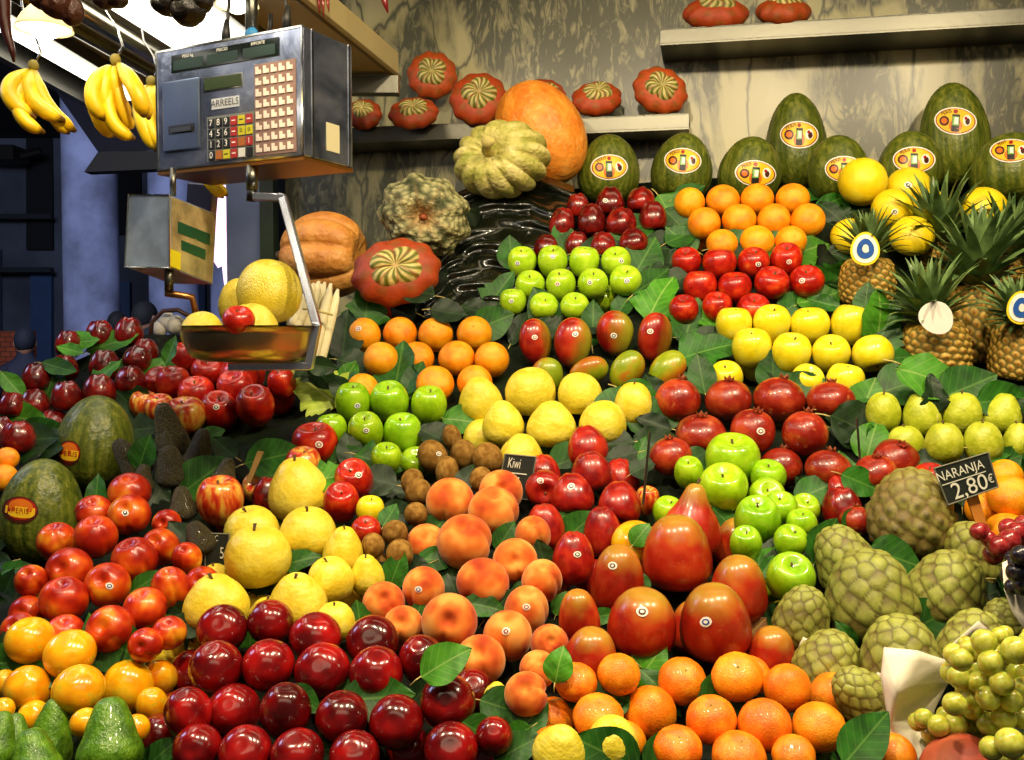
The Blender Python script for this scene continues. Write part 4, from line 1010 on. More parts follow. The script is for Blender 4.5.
# ---------------------------------------------------------------- bananas
ban=NT('banana_skin'); v,oi=ban.coords(); c=ban.ramp(ban.noise(v,18,3),[(.3,L('#e8b808')),(.6,L('#f6d018'))])
a=ban.N('ShaderNodeAttribute'); a.attribute_name='Col'; c=ban.mix(1.0,c,a.outputs['Color'],'MULTIPLY'); ban.K(c,ban.b.inputs['Base Color']); ban.set(Roughness=.4); M['banana']=ban.m
def bunch(curves,d,lab,hook):
    c0=P(*hook,d); r=empty('banana_bunch',c0,lab,'bananas','bunches of bananas hanging from hooks')
    for i,(p0,p1,p2,w) in enumerate(curves):
        dd=d+(i%3-1)*.02+ (0.02 if i>3 else 0)
        pts=bez(P(*p0,d)-c0,P(*p1,dd-.03)-c0,P(*p2,dd)-c0,18); R=w*1.1*d/F
        rad=[];cols=[]
        for k in range(19):
            t=k/18; q=R*(.34+.66*min(1,max(0,(t-.02)/.22))**.8) if t<.25 else R*(1 if t<.8 else max(.24,1-((t-.8)/.17)**2*.75))
            rad.append(q); cc=(.55,.62,.2) if t<.1 else ((.8,.9,.35) if t<.18 else ((.12,.08,.04) if t>.93 else (1,1,1))); cols+= [cc]*5
        v,f=tube(pts,rad,5); ob('banana',mk('banana',v,f,M['banana'],True,np.array(cols)),r).modifiers.new('s','SUBSURF').render_levels=2
    v,f,_=surf(f_lump(f_sphere(.8),.1,3),14,10,None); ob('crown',mk('crown',v*(6*d/F),f,plain('banana_crown','#8a7a28',.7,var=.3)),r)
    hx=c0+Vector((0,0,0)); top=Vector((-.02,-.03 if 0 else 0,.16))
    hk=[Vector((.0,0,.0)),Vector((.012,0,.02)),Vector((.004,0,.045)),Vector((-.012,.0,.07)),Vector((-.016,0,.10)),Vector((-.01,0,.14))]
    ob('wire_hook',mk('wire_hook',*tube(hk,.0018,6),M['chrome']),r)
bunch([((30,70),(-16,92),(37,119),9.5),((34,70),(14,102),(66,121),9.5),((35,70),(38,108),(77,132),8.5),((28,72),(0,118),(46,133),8),((36,72),(46,118),(70,134),7)],1.45,'small bunch of five bananas hanging at the outer end of the rail',(33,66))
bunch([((110,66),(76,92),(106,121),9),((112,66),(92,92),(116,119),9.5),((116,66),(108,92),(131,120),9.5),((118,64),(140,88),(144,118),9.5),((121,64),(146,92),(149,120),7),((108,68),(82,124),(119,136),9),((112,70),(96,128),(136,139),8.5),((115,68),(120,120),(134,128),7),((107,68),(78,112),(112,128),8)],1.45,'largest bunch of bananas, one with a small round sticker',(115,60))
bunch([((148,86),(128,112),(160,153),9),((151,86),(146,108),(163,138),9),((154,86),(156,104),(168,128),9),((150,88),(140,128),(168,150),8)],1.68,'bunch of bananas half hidden behind the scale',(151,82))
bunch([((205,168),(210,182),(228,196),6),((200,168),(206,186),(224,198),5)],1.8,'small pair of bananas seen under the scale body',(203,166))
# ---------------------------------------------------------------- hanging scale
U=Vector((.889,-.457,0)); N_=Vector((.457,.889,0)); Wd,Hh,Dp=.308,.197,.125
near=P(303.8,156,1.5); org=near-U*Wd
sc=empty('hanging_scale',org,'steel hanging electronic scale with keypad, green displays and a round pan','scale'); sc.rotation_euler=(0,0,math.atan2(U.y,U.x))
mir=NT('mirror_steel'); v,_=mir.coords(rand=False); mir.K(mir.ramp(mir.noise(v,6,4,.6,2.5),[(.3,L('#4a5568')),(.5,L('#8088a0')),(.7,L('#a8b0c4'))]),mir.b.inputs['Base Color']); mir.set(Metallic=.85,Roughness=.22); mir.bump(mir.noise(v,9,3,dist=1),.08,.02)
MB().box((0,0,0),(Wd,Dp,Hh)).build('housing',mir.m,sc,bevel=.003)
MB().box((.0,-.0015,.0),(.003,.0,Hh)).box((Wd-.003,-.0015,0),(Wd,0,Hh)).box((0,-.0015,Hh-.003),(Wd,0,Hh)).box((0,-.0015,0),(Wd,0,.003)).build('frame',chrome,sc)
def fb(name,u0,u1,v0,v1,mat,out=.001,par=None,back=-.0006,bev=0):
    m=MB().box((u0*Wd,-out,v0*Hh),(u1*Wd,-back if back<0 else back,v1*Hh)) if 0 else MB().box((u0*Wd,-out,v0*Hh),(u1*Wd,.0,v1*Hh))
    return m.build(name,mat,par or sc,bevel=bev)
glass=plain('display_glass','#06140e',.12); grn=plain('dim_green_digits','#04281a',.3,emit=.05)
def ftext(s,u,v,size,mat,par,out,name='lettering',al='CENTER'):
    me=textmesh(s,size*Hh,0,al); me.materials.clear(); me.materials.append(mat); me.name=name
    o=ob(name,me,par); o.matrix_basis=Matrix.Translation((u*Wd,-out,v*Hh))@Matrix.Rotation(PI/2,4,'X'); return o
dsp=fb('display',.12,.85,.80,.94,glass,.002)
for a,b in ((.135,.345),(.375,.585),(.62,.83)): fb('digit_window',a,b,.815,.895,grn,.0024,dsp)
for u,s in ((.24,'PESO kg'),(.48,'PRECIO'),(.72,'IMPORTE')): ftext(s,u,.918,.035,M['white'],dsp,.0026)
lc=fb('small_display',.345,.615,.60,.715,chrome,.0015); fb('display_glass',.355,.605,.612,.705,plain('lcd','#2c3c10',.25),.0022,lc)
pr=fb('printer_cover',.055,.32,.15,.73,plain('printer_steel','#6c7a90',.3,.8,var=.25),.004,bev=.002); fb('slot',.10,.285,.29,.36,M['black'],.0045,pr); fb('paper_tongue',.125,.27,.30,.335,steel,.007,pr)
pl=fb('name_plate',.40,.585,.45,.535,plain('plate','#c8ccd0',.4),.0015); ftext('ARREELS',.4925,.492,.078,M['black'],pl,.0022)
kp=fb('keypad',.365,.685,.035,.395,plain('pad_grey','#70746c',.5),.0012)
KB=plain('key_black','#0c0c0c',.4);KR=plain('key_red','#a82018',.4);KY=plain('key_yellow','#c8c010',.4);KW=plain('key_white','#d8d8d0',.4)
lay=[['7','8','9','r','y','r'],['4','5','6','r','yo','yo'],['1','2','3','r','x','r1'],['0','x','y','r','w','k']]
for j,row in enumerate(lay):
    for i,k in enumerate(row):
        u0=.378+i*.0515; v1=.375-j*.087; mat=KB if k[0] in '0123456789k' else KR if k[0]=='r' else KY if k[0] in 'y' else KW if k=='w' else plain('key_mix','#a86018',.4)
        kk=fb('key',u0,u0+.040,v1-.070,v1,mat,.003,kp)
        if k in '0123456789': ftext(k,u0+.02,v1-.035,.075,M['white'],kk,.0033)
        elif k=='r1': ftext('1',u0+.02,v1-.035,.07,M['white'],kk,.0033)
        elif k=='yo': ftext('0',u0+.02,v1-.035,.05,KB,kk,.0033)
        elif k in('r','y'): fb('key_mark',u0+.008,u0+.032,v1-.040,v1-.030,M['white'] if k=='r' else KB,.0033,kk)
pp=fb('product_keys',.69,.955,.04,.755,plain('pad_brown','#86685c',.5),.0012)
kpl=plain('key_pale','#e0d4c4',.5)
for j in range(8):
    for i in range(5):
        u0=.702+i*.0505; v1=.735-j*.0875
        kk=MB().box((u0*Wd,-.003,(v1-.058)*Hh),((u0+.016)*Wd,0,v1*Hh)).box(((u0+.016)*Wd,-.003,(v1-.058)*Hh),((u0+.034)*Wd,0,(v1-.026)*Hh)).build('key',kpl,pp)
# side: label, seam, underside
MB().box((Wd,.055,.018),(Wd+.001,.088,.062)).build('side_label',plain('label_paper','#c8c098',.6),sc)
MB().box((Wd+.0,.02,.0),(Wd+.0012,.024,Hh)).box((Wd,Dp-.012,.0),(Wd+.0012,Dp-.009,Hh)).build('side_seam',chrome,sc)
MB().box((.0,.0,-.006),(Wd,Dp,-.0005)).build('base_plate',plain('painted_amber_reflection','#b07838',.3,.9),sc)  # amber reflection put into the base plate's own colour
inv=lambda w: (Matrix.Rotation(-math.atan2(U.y,U.x),4,'Z')@(Vector(w)-org))
def stube(name,pts,r,mat,n=12): return ob(name,mk(name,*tube([inv(p) for p in pts],r,n),mat),sc)
stube('suspension_rod',[P(252,42,1.62),P(251,-30,1.62)],.0105,steel)
v,f,_=surf(f_lump(f_sphere(.7,0,.1,5),.2,5),20,14,None); e=ob('blue_tie',mk('blue_tie',v*.014,f,plain('blue_cord','#2880b8',.6)),sc,inv(P(251,34,1.61))); e.scale=(1.1,1,.8)
for px,px2,y0 in ((226,231,40),(287,280,26)):
    stube('power_cord',[P(px,y0,1.62),P(px+1,y0-14,1.62),P(px2,-20,1.62)],.003,M['black'])
    stube('plug',[P(px,y0+1,1.62),P(px,y0-8,1.62),P(px+1,y0-20,1.62)],[.008,.007,.004],M['black'])
stube('aerial',[P(270,36,1.66),P(271,14,1.66)],.004,M['black'])
# pan hanger
stube('load_post',[P(252,166,1.56),P(252,190,1.56)],[.011,.009],steel)
stube('load_bolt',[P(252,188,1.56),P(252,201,1.56)],[.008,.009],plain('dark_bolt','#2a2824',.4,.8))
def flat(pts,w,th):
    m=MB()
    for (a,b) in zip(pts[:-1],pts[1:]):
        a,b=Vector(a),Vector(b); t_=(b-a).normalized(); s=Vector((0,1,0)); nn=t_.cross(s).normalized()*w/2; s=s*th/2; a=a-t_*w*.3; b=b+t_*w*.3
        m.hexa([inv(x) for x in (a-nn-s,b-nn-s,b-nn+s,a-nn+s,a+nn-s,b+nn-s,b+nn+s,a+nn+s)])
    return m
flat([P(256,197,1.54),P(283,198,1.54),P(317,325,1.46),P(309,366,1.46),P(232,367,1.46)],.012,.02).build('hanger_arm',plain('bright_steel','#b8c0d4',.2,.9),sc,bevel=.0015)
d=1.48; R=71*d/F; cx=P(250,327,d)
pts=[(1.04,.0),(1.0,.0),(.97,-.10),(.94,-.3),(.86,-.42),(.7,-.48),(.4,-.495),(0,-.5),(0,-.49),(.4,-.48),(.68,-.46),(.83,-.4),(.91,-.28),(.94,-.1),(.98,.015),(1.04,.015)]
n=56; vs=[];fs=[]
for a,b in pts:
    for j in range(n): vs.append(Vector((a*R*math.cos(2*PI*j/n),a*R*.85*math.sin(2*PI*j/n),b*R)))
for k in range(len(pts)-1):
    for j in range(n): fs.append((k*n+j,k*n+(j+1)%n,(k+1)*n+(j+1)%n,(k+1)*n+j))
ci=inv(cx); e=ob('pan',mk('pan',vs,fs,plain('pan_steel','#c8b890',.3,1.0)),sc,ci)
# customer display
def box8(l,d1,r,name,mat,par,o0): pass
cd0=P(170,268,1.55)
cd=empty('customer_display',cd0,'mirror-sided customer display box with two green windows below the scale','display')
A0,A1,A2=P(170,268,1.55),P(125,267,1.58),P(213,285,1.68); B0,B1,B2=P(170,195,1.55),P(129,194.5,1.58),P(217,214,1.68); A3=A1+(A2-A0); B3=B1+(B2-B0)
MB().hexa([x-cd0 for x in (A0,A1,A3,A2,B0,B1,B3,B2)]).build('housing',plain('pale_mirror','#98a8bc',.3,.45,var=.25,vs=18),cd,bevel=.002)
nrm=(A2-A0).cross(B0-A0).normalized(); 
if nrm.dot(CAM-A0)<0: nrm=-nrm
def fq(u0,u1,v0,v1,name,mat,o_=.001,par=None):
    def q(u,v): return A0.lerp(A2,u).lerp(B0.lerp(B2,u),v)-cd0
    p=[q(u0,v0),q(u1,v0),q(u1,v1),q(u0,v1)]; return MB().hexa([*p,*[x+nrm*o_ for x in p]]).build(name,mat,par or cd)
fq(.03,.97,.02,.98,'face_plate',plain('painted_marble_reflection','#b8a878',.25,.4,var=.4,vs=25),.0006)  # marble reflection put into the face colour as mottling
fq(.15,.85,.52,.68,'display_window',plain('green_window','#0a4a30',.2),.002); fq(.22,.76,.30,.44,'display_window',bpy.data.materials['green_window'],.002)
fq(.0,.2,.02,.26,'yellow_sticker',plain('yel_sticker','#d8c818',.5),.0025)
n2=(A1-A0).cross(B0-A0).normalized(); 
if n2.dot(CAM-A0)<0: n2=-n2
MB().add(tube([x-cd0+n2*.001 for x in (A0,A1,B1,B0,A0)],.0015,6)).build('edge_trim',chrome,cd)
MB().add(tube([P(173,196,1.58)-cd0,P(173,168,1.58)-cd0],.005,10)).build('support_rod',steel,cd,smooth=True)
MB().add(tube([P(169,266,1.57)-cd0,P(169,292,1.57)-cd0],.007,10)).build('lower_rod',steel,cd,smooth=True)
MB().add(tube([P(166,293,1.57)-cd0,P(192,297,1.60)-cd0,P(197,318,1.60)-cd0],.006,8)).build('crank',plain('amber_steel','#a87848',.3,.9),cd,smooth=True)
o=MB().hexa([*(q:=pxq((185,215),(210,218),(213,184),(187,182),1.85)),*[x+Vector((0,.04,0)) for x in q]]).build('phone_box',plain('dark_blue_plastic','#101838',.3),bevel=.003); tag(o,'dark blue plastic box behind the customer display','box')
# ---------------------------------------------------------------- pumpkins and squashes
def place(o,px,py,rx,ry,d,al=0,roll=0,spin=0,dz=1.0):
    rot=Matrix.Rotation(math.radians(roll),4,'Y')@Matrix.Rotation(math.radians(al),4,'X')@Matrix.Rotation(math.radians(spin),4,'Z')
    m=np.array(rot)[:3,:3]; v=np.array([p.co[:] for p in o.data.vertices])@m.T; lo,hi=v.min(0),v.max(0)
    sx=2*rx*d/F/(hi[0]-lo[0]); sz=2*ry*d/F/(hi[2]-lo[2]); sy=(sx*sz)**.5*dz; c=(lo+hi)/2
    o.matrix_basis=Matrix.Translation(P(px,py,d))@Matrix.Diagonal((sx,sy,sz,1))@Matrix.Translation(Vector(-c))@rot
def turban(seed):
    r=random.Random(seed); n=10
    hue=r.choice(['#b0400f','#bc4c14','#a43a10'])
    A=np.array(L(hue)[:3]);B=np.array(L('#7a5a14')[:3])
    def cf(t,p):
        k=.5+.5*math.sin(7*p+seed)*math.sin(5*t+seed); k=max(0,k-.55)*1.2; return A*(1-k)+B*k
    v,f,c=surf(lambda t,p:(lambda q:(q*math.cos(p),q*math.sin(p),.66*math.cos(t)-.1*g(t,.3)-.16*g(PI-t,.3)))(math.sin(t)**.8*(1+.035*math.cos(n*p)*math.sin(t))),80,30,cf)
    v[:,2]*=.66
    me=mk('turban_squash',v,f,M['vc'],True,c)
    cr=np.array(L('#d8c67c')[:3]);gn=np.array(L('#687018')[:3]);rd=np.array(L('#94340e')[:3])
    nl=r.choice([3,4,4])
    def cc(t,p):
        k=max(0,min(1,.5+1.1*math.sin(15*p+2*math.sin(3*t+seed)))); a=cr*k+gn*(1-k); s=max(0,math.sin(8*p+seed*2))**8*.8; return a*(1-s)+rd*s
    v,f,c=surf(lambda t,p:(lambda q:(q*math.cos(p),q*math.sin(p),(.8*math.cos(t))*(.72+.32*abs(math.sin(nl*p/2))**.5)-.2*g(t,.3)))(math.sin(t)**.7*(.80+.24*abs(math.sin(nl*p/2))**.5)),90,30,cc)
    v[:,:2]*=.62; v[:,2]=v[:,2]*.40+.48
    return me,mk('striped_cap',v,f,M['vc'],True,c)
TM=[turban(s) for s in range(4)]
for i,(tile,x,y,rx,ry,d,al,roll,sp,w) in enumerate([('B',270,222,74,72,2.80,82,8,0,'leaning above its neighbours on the lower shelf'),('B',405,292,98,70,2.70,78,0,40,'wide one on the lower shelf beside the big orange pumpkin'),
 ('B',600,285,75,54,2.82,80,0,0,'mostly hidden behind the big orange pumpkin'),('B',750,290,78,55,2.66,55,0,20,'with pale green lobes, above the first melon'),('B',935,268,88,65,2.62,84,0,60,'at the bare end of the lower shelf'),
 ('B',215,332,75,50,2.68,62,0,10,'with bulging striped lobes, low on the lower shelf'),('B',70,335,56,50,2.74,62,0,70,'on the lower shelf next to the scale'),
 ('C',122,42,98,54,2.58,40,0,0,'on the upper shelf at its bare end'),('C',320,36,95,46,2.55,30,0,30,'on the upper shelf, second along'),
 ('E',165,95,133,100,2.06,74,6,20,'large pale-lobed, above the oranges by the scale')]):
    a,b=TM[i%4]; ox,oy,s=TS[tile]; o=ob('turban_squash',a); place(o,ox+x/s,oy+y/s,rx/s,ry/s,d,al,roll,sp,.8)
    e=ob('striped_cap',b,o); tag(o,'orange turban squash '+w,'squash','turban squashes')
    if i in(0,1): o['label']=o['label']
# warty green pumpkin
r0=np.random.default_rng(3); Wp=r0.normal(size=(420,3)); Wp/=np.linalg.norm(Wp,axis=1)[:,None]
def warty(t,p):
    n=np.array([math.sin(t)*math.cos(p),math.sin(t)*math.sin(p),math.cos(t)]); d2=1-(Wp@n).max(); b=math.exp(-d2/.0035); return b,n
def wf(t,p):
    b,n=warty(t,p); q=(1+.05*math.cos(9*p)*math.sin(t)); k=q*(1+.06*b*min(1,t/.35)); dim=.38*g(t,.32)+.2*g(PI-t,.3)
    return (n[0]*k,n[1]*k,n[2]*.72*k-dim*(1 if n[2]>0 else -1))
wa_=np.array(L('#b8b27c')[:3]);wb=np.array(L('#343c18')[:3]);wc=np.array(L('#b8925a')[:3])
def wcol(t,p):
    b,n=warty(t,p); c=wb*(1-b)+wa_*b; q=g(t,.28)+.5*max(0,math.cos(9*p))**6*g(t,.7); q=min(1,q); return c*(1-q)+wc*q
v,f,c=surf(wf,150,80,wcol); v[:,2]*=.74
o=ob('warty_pumpkin',mk('warty_pumpkin',v,f,M['vc_warty'],True,c)); place(o,340+245/2.923,632/2.923,48.5,40,2.2,97,20,0,1.0)
tag(o,'dark green warty pumpkin leaning on black plastic below the cream pumpkin','pumpkin')
ob('stem',mk('stem',*tube([(0,0,.42),(.0,0,.5),(.03,0,.62)],[.1,.06,.07],8),M['calyx']),o)
# cream ribbed pumpkin
def cf_(t,p):
    rb=abs(math.cos(6.5*p))**.6; q=math.sin(t)**.85*(.86+.16*rb); return (q*math.cos(p),q*math.sin(p),.78*math.cos(t)-.28*g(t,.35)-.2*g(PI-t,.3))
v,f,_=surf(f_lump(cf_,.05,3),130,40,None); v[:,2]*=.8
o=ob('ribbed_pumpkin',mk('ribbed_pumpkin',v,f,M['cream_pumpkin'])); place(o,340+472/2.923,468/2.923,51,38,2.36,62,-64,20,1)
tag(o,'cream and green deeply ribbed pumpkin with thick stem on black plastic','pumpkin')
ob('stem',mk('stem',*tube([(0,0,.5),(.02,.02,.75),(.02,-.1,1.0),(.0,-.22,1.22)],[.16,.10,.09,.13],9),M['pale_stem']),o)
v,f,_=surf(lambda t,p:(lambda q:(q*math.cos(p),q*math.sin(p),1.1*math.cos(t)))(math.sin(t)**.9*(1+.012*math.cos(11*p)*math.sin(t))),66,30,None)
o=ob('orange_pumpkin',mk('orange_pumpkin',v,f,M['orange_pumpkin'])); place(o,541,138,45,54,2.52,0,-22,0,1)
o.matrix_basis=Matrix.Translation(P(541,134,2.5))@Matrix.Rotation(math.radians(-30),4,'Y')@Matrix.Diagonal((43*2.5/F,43*2.5/F,54*2.5/F,1)); tag(o,'big smooth orange pumpkin standing in front of the lower shelf','pumpkin')
# tan pumpkin: ribs seen side-on
v,f,_=surf(lambda t,p:(lambda q:(q*math.cos(p),q*math.sin(p),.8*math.cos(t)-.2*g(t,.35)))(math.sin(t)**.75*(.80+.21*abs(math.cos(3.5*p))**.55)),98,30,None)
o=ob('tan_pumpkin',mk('tan_pumpkin',v,f,M['tan_pumpkin'])); R=.097
o.matrix_basis=Matrix.Translation(P(322,256,2.25))@Matrix.Rotation(math.radians(14),4,'Y')@Matrix.Rotation(math.radians(78),4,'Y')@Matrix.Rotation(math.radians(12),4,'X')@Matrix.Rotation(math.radians(26),4,'Z')@Matrix.Diagonal((R*1.05,R,R*.95,1)); tag(o,'tan deeply ribbed pumpkin lying on its side behind the hanger arm','pumpkin')
ob('stem',mk('stem',*tube([(0,0,-.9),(0,0,-1.2)],[.12,.1],8),M['stem']),o)
# black plastic drape
vs=[];n=46
for j in range(n+1):
    for i in range(n+1):
        px=424+150*i/n; t0=float(np.interp(px,[424,450,480,530,574],[238,196,182,170,186])); py=t0+(318-t0)*j/n
        d=D(px,py)+.085; fold=.022*math.sin(j*.5+1.8*math.sin(i*.11)+i*.12)+.008*math.sin(j*.9-i*.25)+.003*math.sin(i*.6+j*.3)
        d=d-abs(fold)*1.2-.02; vs.append(P(px,py,d))
fs=[(j*(n+1)+i,(j+1)*(n+1)+i,(j+1)*(n+1)+i+1,j*(n+1)+i+1) for j in range(n) for i in range(n)]
gb=NT('glossy_black_plastic'); gb.b.inputs['Base Color'].default_value=L('#0a0f08'); gb.set(Roughness=.22,Coat_Weight=.5); v,_=gb.coords(rand=False); gb.bump(gb.noise(v,9,2,dist=2),.25,.02)
o=ob('black_plastic_sheet',mk('black_plastic_sheet',vs,fs,gb.m)); tag(o,'crumpled glossy black plastic sheet under the cream and warty pumpkins','plastic sheet')
# ---------------------------------------------------------------- pineapples
v,f,c=rind_pine(); PB=mk('body',v,f,M['pine'],True,c)
t=NT('pineapple_leaf'); v,oi=t.coords(); t.K(t.ramp(t.noise(v,4,3),[(.35,L('#3e5a30')),(.65,L('#7c9858'))]),t.b.inputs['Base Color']); t.set(Roughness=.4); M['pleaf']=t.m
def crown(seed,n=52):
    r=random.Random(seed); vs=[];fs=[]
    for i in range(n):
        k=i/n; az=i*2.399+r.uniform(-.2,.2); el=.45+1.05*k; ln=(.5+.45*math.sin(PI*min(1,k*1.1)*.8+.3))*r.uniform(.85,1.1); w=.105*(1.15-k*.5)
        z0=.02+.3*k; rr=.13*(1-k)+.02; m=7; b=len(vs)
        dirh=Vector((math.cos(az),math.sin(az),0)); side=Vector((-math.sin(az),math.cos(az),0)); p=dirh*rr+Vector((0,0,z0)); a=el
        for s in range(m+1):
            ww=w*(1-(s/m)**1.7)+.002; up=Vector((0,0,1))*math.cos(a)-dirh*math.sin(a)*1
            nn=(-dirh*math.sin(a)+Vector((0,0,1))*math.cos(a))
            vs+= [p-side*ww+nn*ww*.3,p,p+side*ww+nn*ww*.3]
            a2=a-.10*(1-k) - (.12*(1-k) if s>3 else 0); p=p+(dirh*math.cos(a)+Vector((0,0,1))*math.sin(a))*ln/m; a=a2
        for s in range(m):
            for q in range(2): fs.append((b+s*3+q,b+s*3+q+1,b+s*3+q+4,b+s*3+q+3))
    return mk('leaf_crown',vs,fs,M['pleaf'])
CRN=[crown(s) for s in (1,2,3)]
for i,(bx,by,rx,ry,roll,ch,cr,d,tagp,lab) in enumerate(PINE):
    px,py=820+bx/2.814,130+by/2.814; rx/=2.814; ry/=2.814
    base=P(px,py+ry,d); r=empty('pineapple',base,'ripe pineapple '+lab,'pineapple','pineapples')
    rl=math.radians(roll); R=rx*d/F; H=ry*d/F
    mb=Matrix.Translation(P(px,py,d)-base)@Matrix.Rotation(rl,4,'Y')@Matrix.Rotation(math.radians(8),4,'X')@Matrix.Rotation(i*1.1,4,'Z')@Matrix.Diagonal((R,R,H,1))
    b=ob('body',PB,r); b.matrix_basis=mb
    top=P(px,py,d)-base+Matrix.Rotation(rl,3,'Y')@Vector((0,-.01,H*.93))
    c=ob('leaf_crown',CRN[i%3],r); S=ch*d/F/1.15; c.matrix_basis=Matrix.Translation(top)@Matrix.Rotation(math.radians(cr),4,'Y')@Matrix.Rotation(math.radians(6),4,'X')@Matrix.Rotation(i*.8,4,'Z')@Matrix.Diagonal((S,S,S,1))
    if tagp:
        tx,ty=820+tagp[0]/2.814,130+tagp[1]/2.814; cc=P(tx,ty,d-R*1.25-.02)-base; n=28
        aa,bb=(14.5,16) if tagp[2]=='y' else (17.5,15); an0=0 if tagp[2]=='y' else -.5
        def disc(k,off,m,name,par):
            vs=[cc+Vector((0,-off,0))]
            for j in range(n):
                an=2*PI*j/n; x=aa*k*math.cos(an)*(1-.12*math.sin(an)); y=bb*k*math.sin(an); x,y=x*math.cos(an0)-y*math.sin(an0),x*math.sin(an0)+y*math.cos(an0)
                vs.append(cc+Vector((x*d/F,-off+.002*math.cos(an),y*d/F)))
            return ob(name,mk(name,vs,[(0,1+j,1+(j+1)%n) for j in range(n)],m),par)
        tg=disc(1,0,plain('tag_yellow','#f0d428',.4) if tagp[2]=='y' else plain('tag_white','#f0ece0',.4),'tag',r)
        if tagp[2]=='y':
            disc(.86,.001,M['white'],'tag_print',tg); disc(.6,.002,M['blup'],'tag_print',tg); disc(.25,.003,M['white'],'tag_print',tg)
# ---------------------------------------------------------------- grapes
gm=fm('green_grape_skin',['#a8ac30','#bcc048','#ccd064'],rough=.25,coat=.15,sss=.5,jit=.08); rg=fm('red_grape_skin',['#701418','#8c2024','#a83a38'],rough=.22,coat=.3,jit=.15); bg=fm('black_grape_skin',['#0c0a14','#181422','#2a2438'],rough=.3,coat=.3,jit=.2)
def gmesh(m): v,f,_=surf(f_sphere(1.06),24,16,None); return mk('grape',v,f,m)
def grapes(tile,lst,d0,me,lab,fill=0,spread=None):
    ox,oy,s=tile; rr_=random.Random(len(lst)); lst=list(lst)+[(a+rr_.uniform(-42,42)*s/4.75,b+rr_.uniform(-42,42)*s/4.75,c*.95) for a,b,c in lst[:34]]; c0=P(ox+lst[0][0]/s,oy+lst[0][1]/s,d0); r=empty('grape_bunch',c0,lab,'grapes','bunches of grapes')
    pts=[]
    for k,(x,y,q) in enumerate(lst):
        px,py=ox+x/s,oy+y/s; rr=q/s; d=d0
        for (a,b,c,dd) in pts:
            h=math.hypot(a-px,b-py)
            if h<(rr+c)*.98:
                need=math.sqrt(max(0,1-(h/(rr+c))**2))*(rr+c)*d0/F*.9
                if d-dd<need: d=dd+need
        pts.append((px,py,rr,d)); o=ob('grape',me,r); R=rr*d/F; o.matrix_basis=Matrix.Translation(P(px,py,d)-c0)@Matrix.Rotation(random.uniform(-1,1),4,'Y')@Matrix.Diagonal((R,R,R,1))
    path=[P(px,py,d+.012)-c0 for px,py,_,d in sorted(pts,key=lambda q:q[1])[::3]]
    if len(path)>1: ob('stalk',mk('stalk',*tube(path,.0018,6),M['pale_stem']),r)
Y=(844,600,4.75)
grapes(Y,[(750,395,57),(700,300,62),(685,465,57),(795,478,54),(640,392,52),(555,285,54),(550,367,56),(665,200,60),(760,560,57),(815,240,66),(845,420,52),(825,345,60),(665,250,48),(770,262,45),(525,495,56),(605,470,48),(630,322,42),(840,560,50),(690,590,56),(610,520,50),(740,170,40),(590,230,40),(860,300,50),(880,200,50),(720,640,50),(640,560,50),(570,430,40),(880,500,50)],.90,gmesh(gm),'pale green grape bunch hanging over the white paper')
grapes(Y,[(450,597,52),(380,562,46),(530,595,56),(605,590,48),(480,545,40),(420,640,50),(520,650,52),(600,650,50)],.94,gmesh(gm),'small tail of pale green grapes on the white paper')
grapes(Y,[(790,680,70),(700,705,56),(845,740,64),(900,690,60),(750,750,50)],.87,gmesh(gm),'pale green grapes beside the blurry red peach')
grapes((800,420,4.469),[(885,565,48),(935,540,50),(965,503,46),(1000,470,44),(800,500,40),(840,530,36),(1000,550,44),(1040,500,46)],1.16,gmesh(rg),'red grapes behind the custard apples under the oranges')
grapes((800,420,4.469),[(985,605,44),(968,680,46),(1000,740,48),(1000,655,44),(1040,700,48),(950,745,36),(1050,620,46),(975,635,30)],1.06,gmesh(bg),'black grapes at the edge beyond the custard apples')
# ---------------------------------------------------------------- papers
pap=plain('white_tissue_paper','#e8e0cc',.7,bump=.15,bs=20)
def paper(pts,d,fc,lab,cat='paper'):
    c0=P(*pts[0][:2],d); vs=[P(x,y,d+z)-c0 for x,y,z in pts]; o=ob('wrapping_paper',mk('wrapping_paper',vs,fc,pap,True),None,c0); tag(o,lab,cat,'sheets of wrapping paper'); m=o.modifiers.new('s','SUBSURF'); m.levels=m.render_levels=2; m.subdivision_type='SIMPLE'; o.modifiers.new('t','SOLIDIFY').thickness=.0006
yy=lambda x,y:(844+x/4.75,600+y/4.75)
paper([(*yy(190,225),.01),(*yy(350,240),.0),(*yy(500,290),.03),(*yy(250,430),-.02),(*yy(490,400),.04),(*yy(430,520),.03),(*yy(400,640),.03),(*yy(430,690),.01),(*yy(380,770),.0),(*yy(230,770),-.01),(*yy(215,600),-.01),(*yy(175,360),.0),(*yy(290,520),.025)],.99,
 [(0,1,3),(1,2,3),(3,2,4),(3,4,12),(4,5,12),(0,3,11),(11,3,10),(3,12,10),(12,5,6),(10,12,6),(10,6,7,8,9)],'folded white wrapping paper standing between custard apples and green grapes')
paper([(*yy(640,100),.0),(*yy(480,240),.0),(*yy(465,300),.01),(*yy(620,280),.01),(*yy(700,150),.01)],1.06,[(0,1,2,3,4)],'thin tissue paper lying on a custard apple behind the grapes')
paper([(1002,563,.02),(1030,548,.03),(1032,640,.0),(1012,612,.0),(1004,590,.0)],1.1,[(0,1,2,3,4)],'white paper under the black grapes')
paper([(803,637,.0),(811,640,0),(808,662,.0),(797,656,.01),(799,645,.0)],1.13,[(0,1,2,3,4)],'small scrap of white tissue beside a custard apple')
paper([(877,672,0),(889,676,0),(880,700,0),(874,690,.01)],1.03,[(0,1,2,3)],'torn white tissue scrap behind the mandarins')
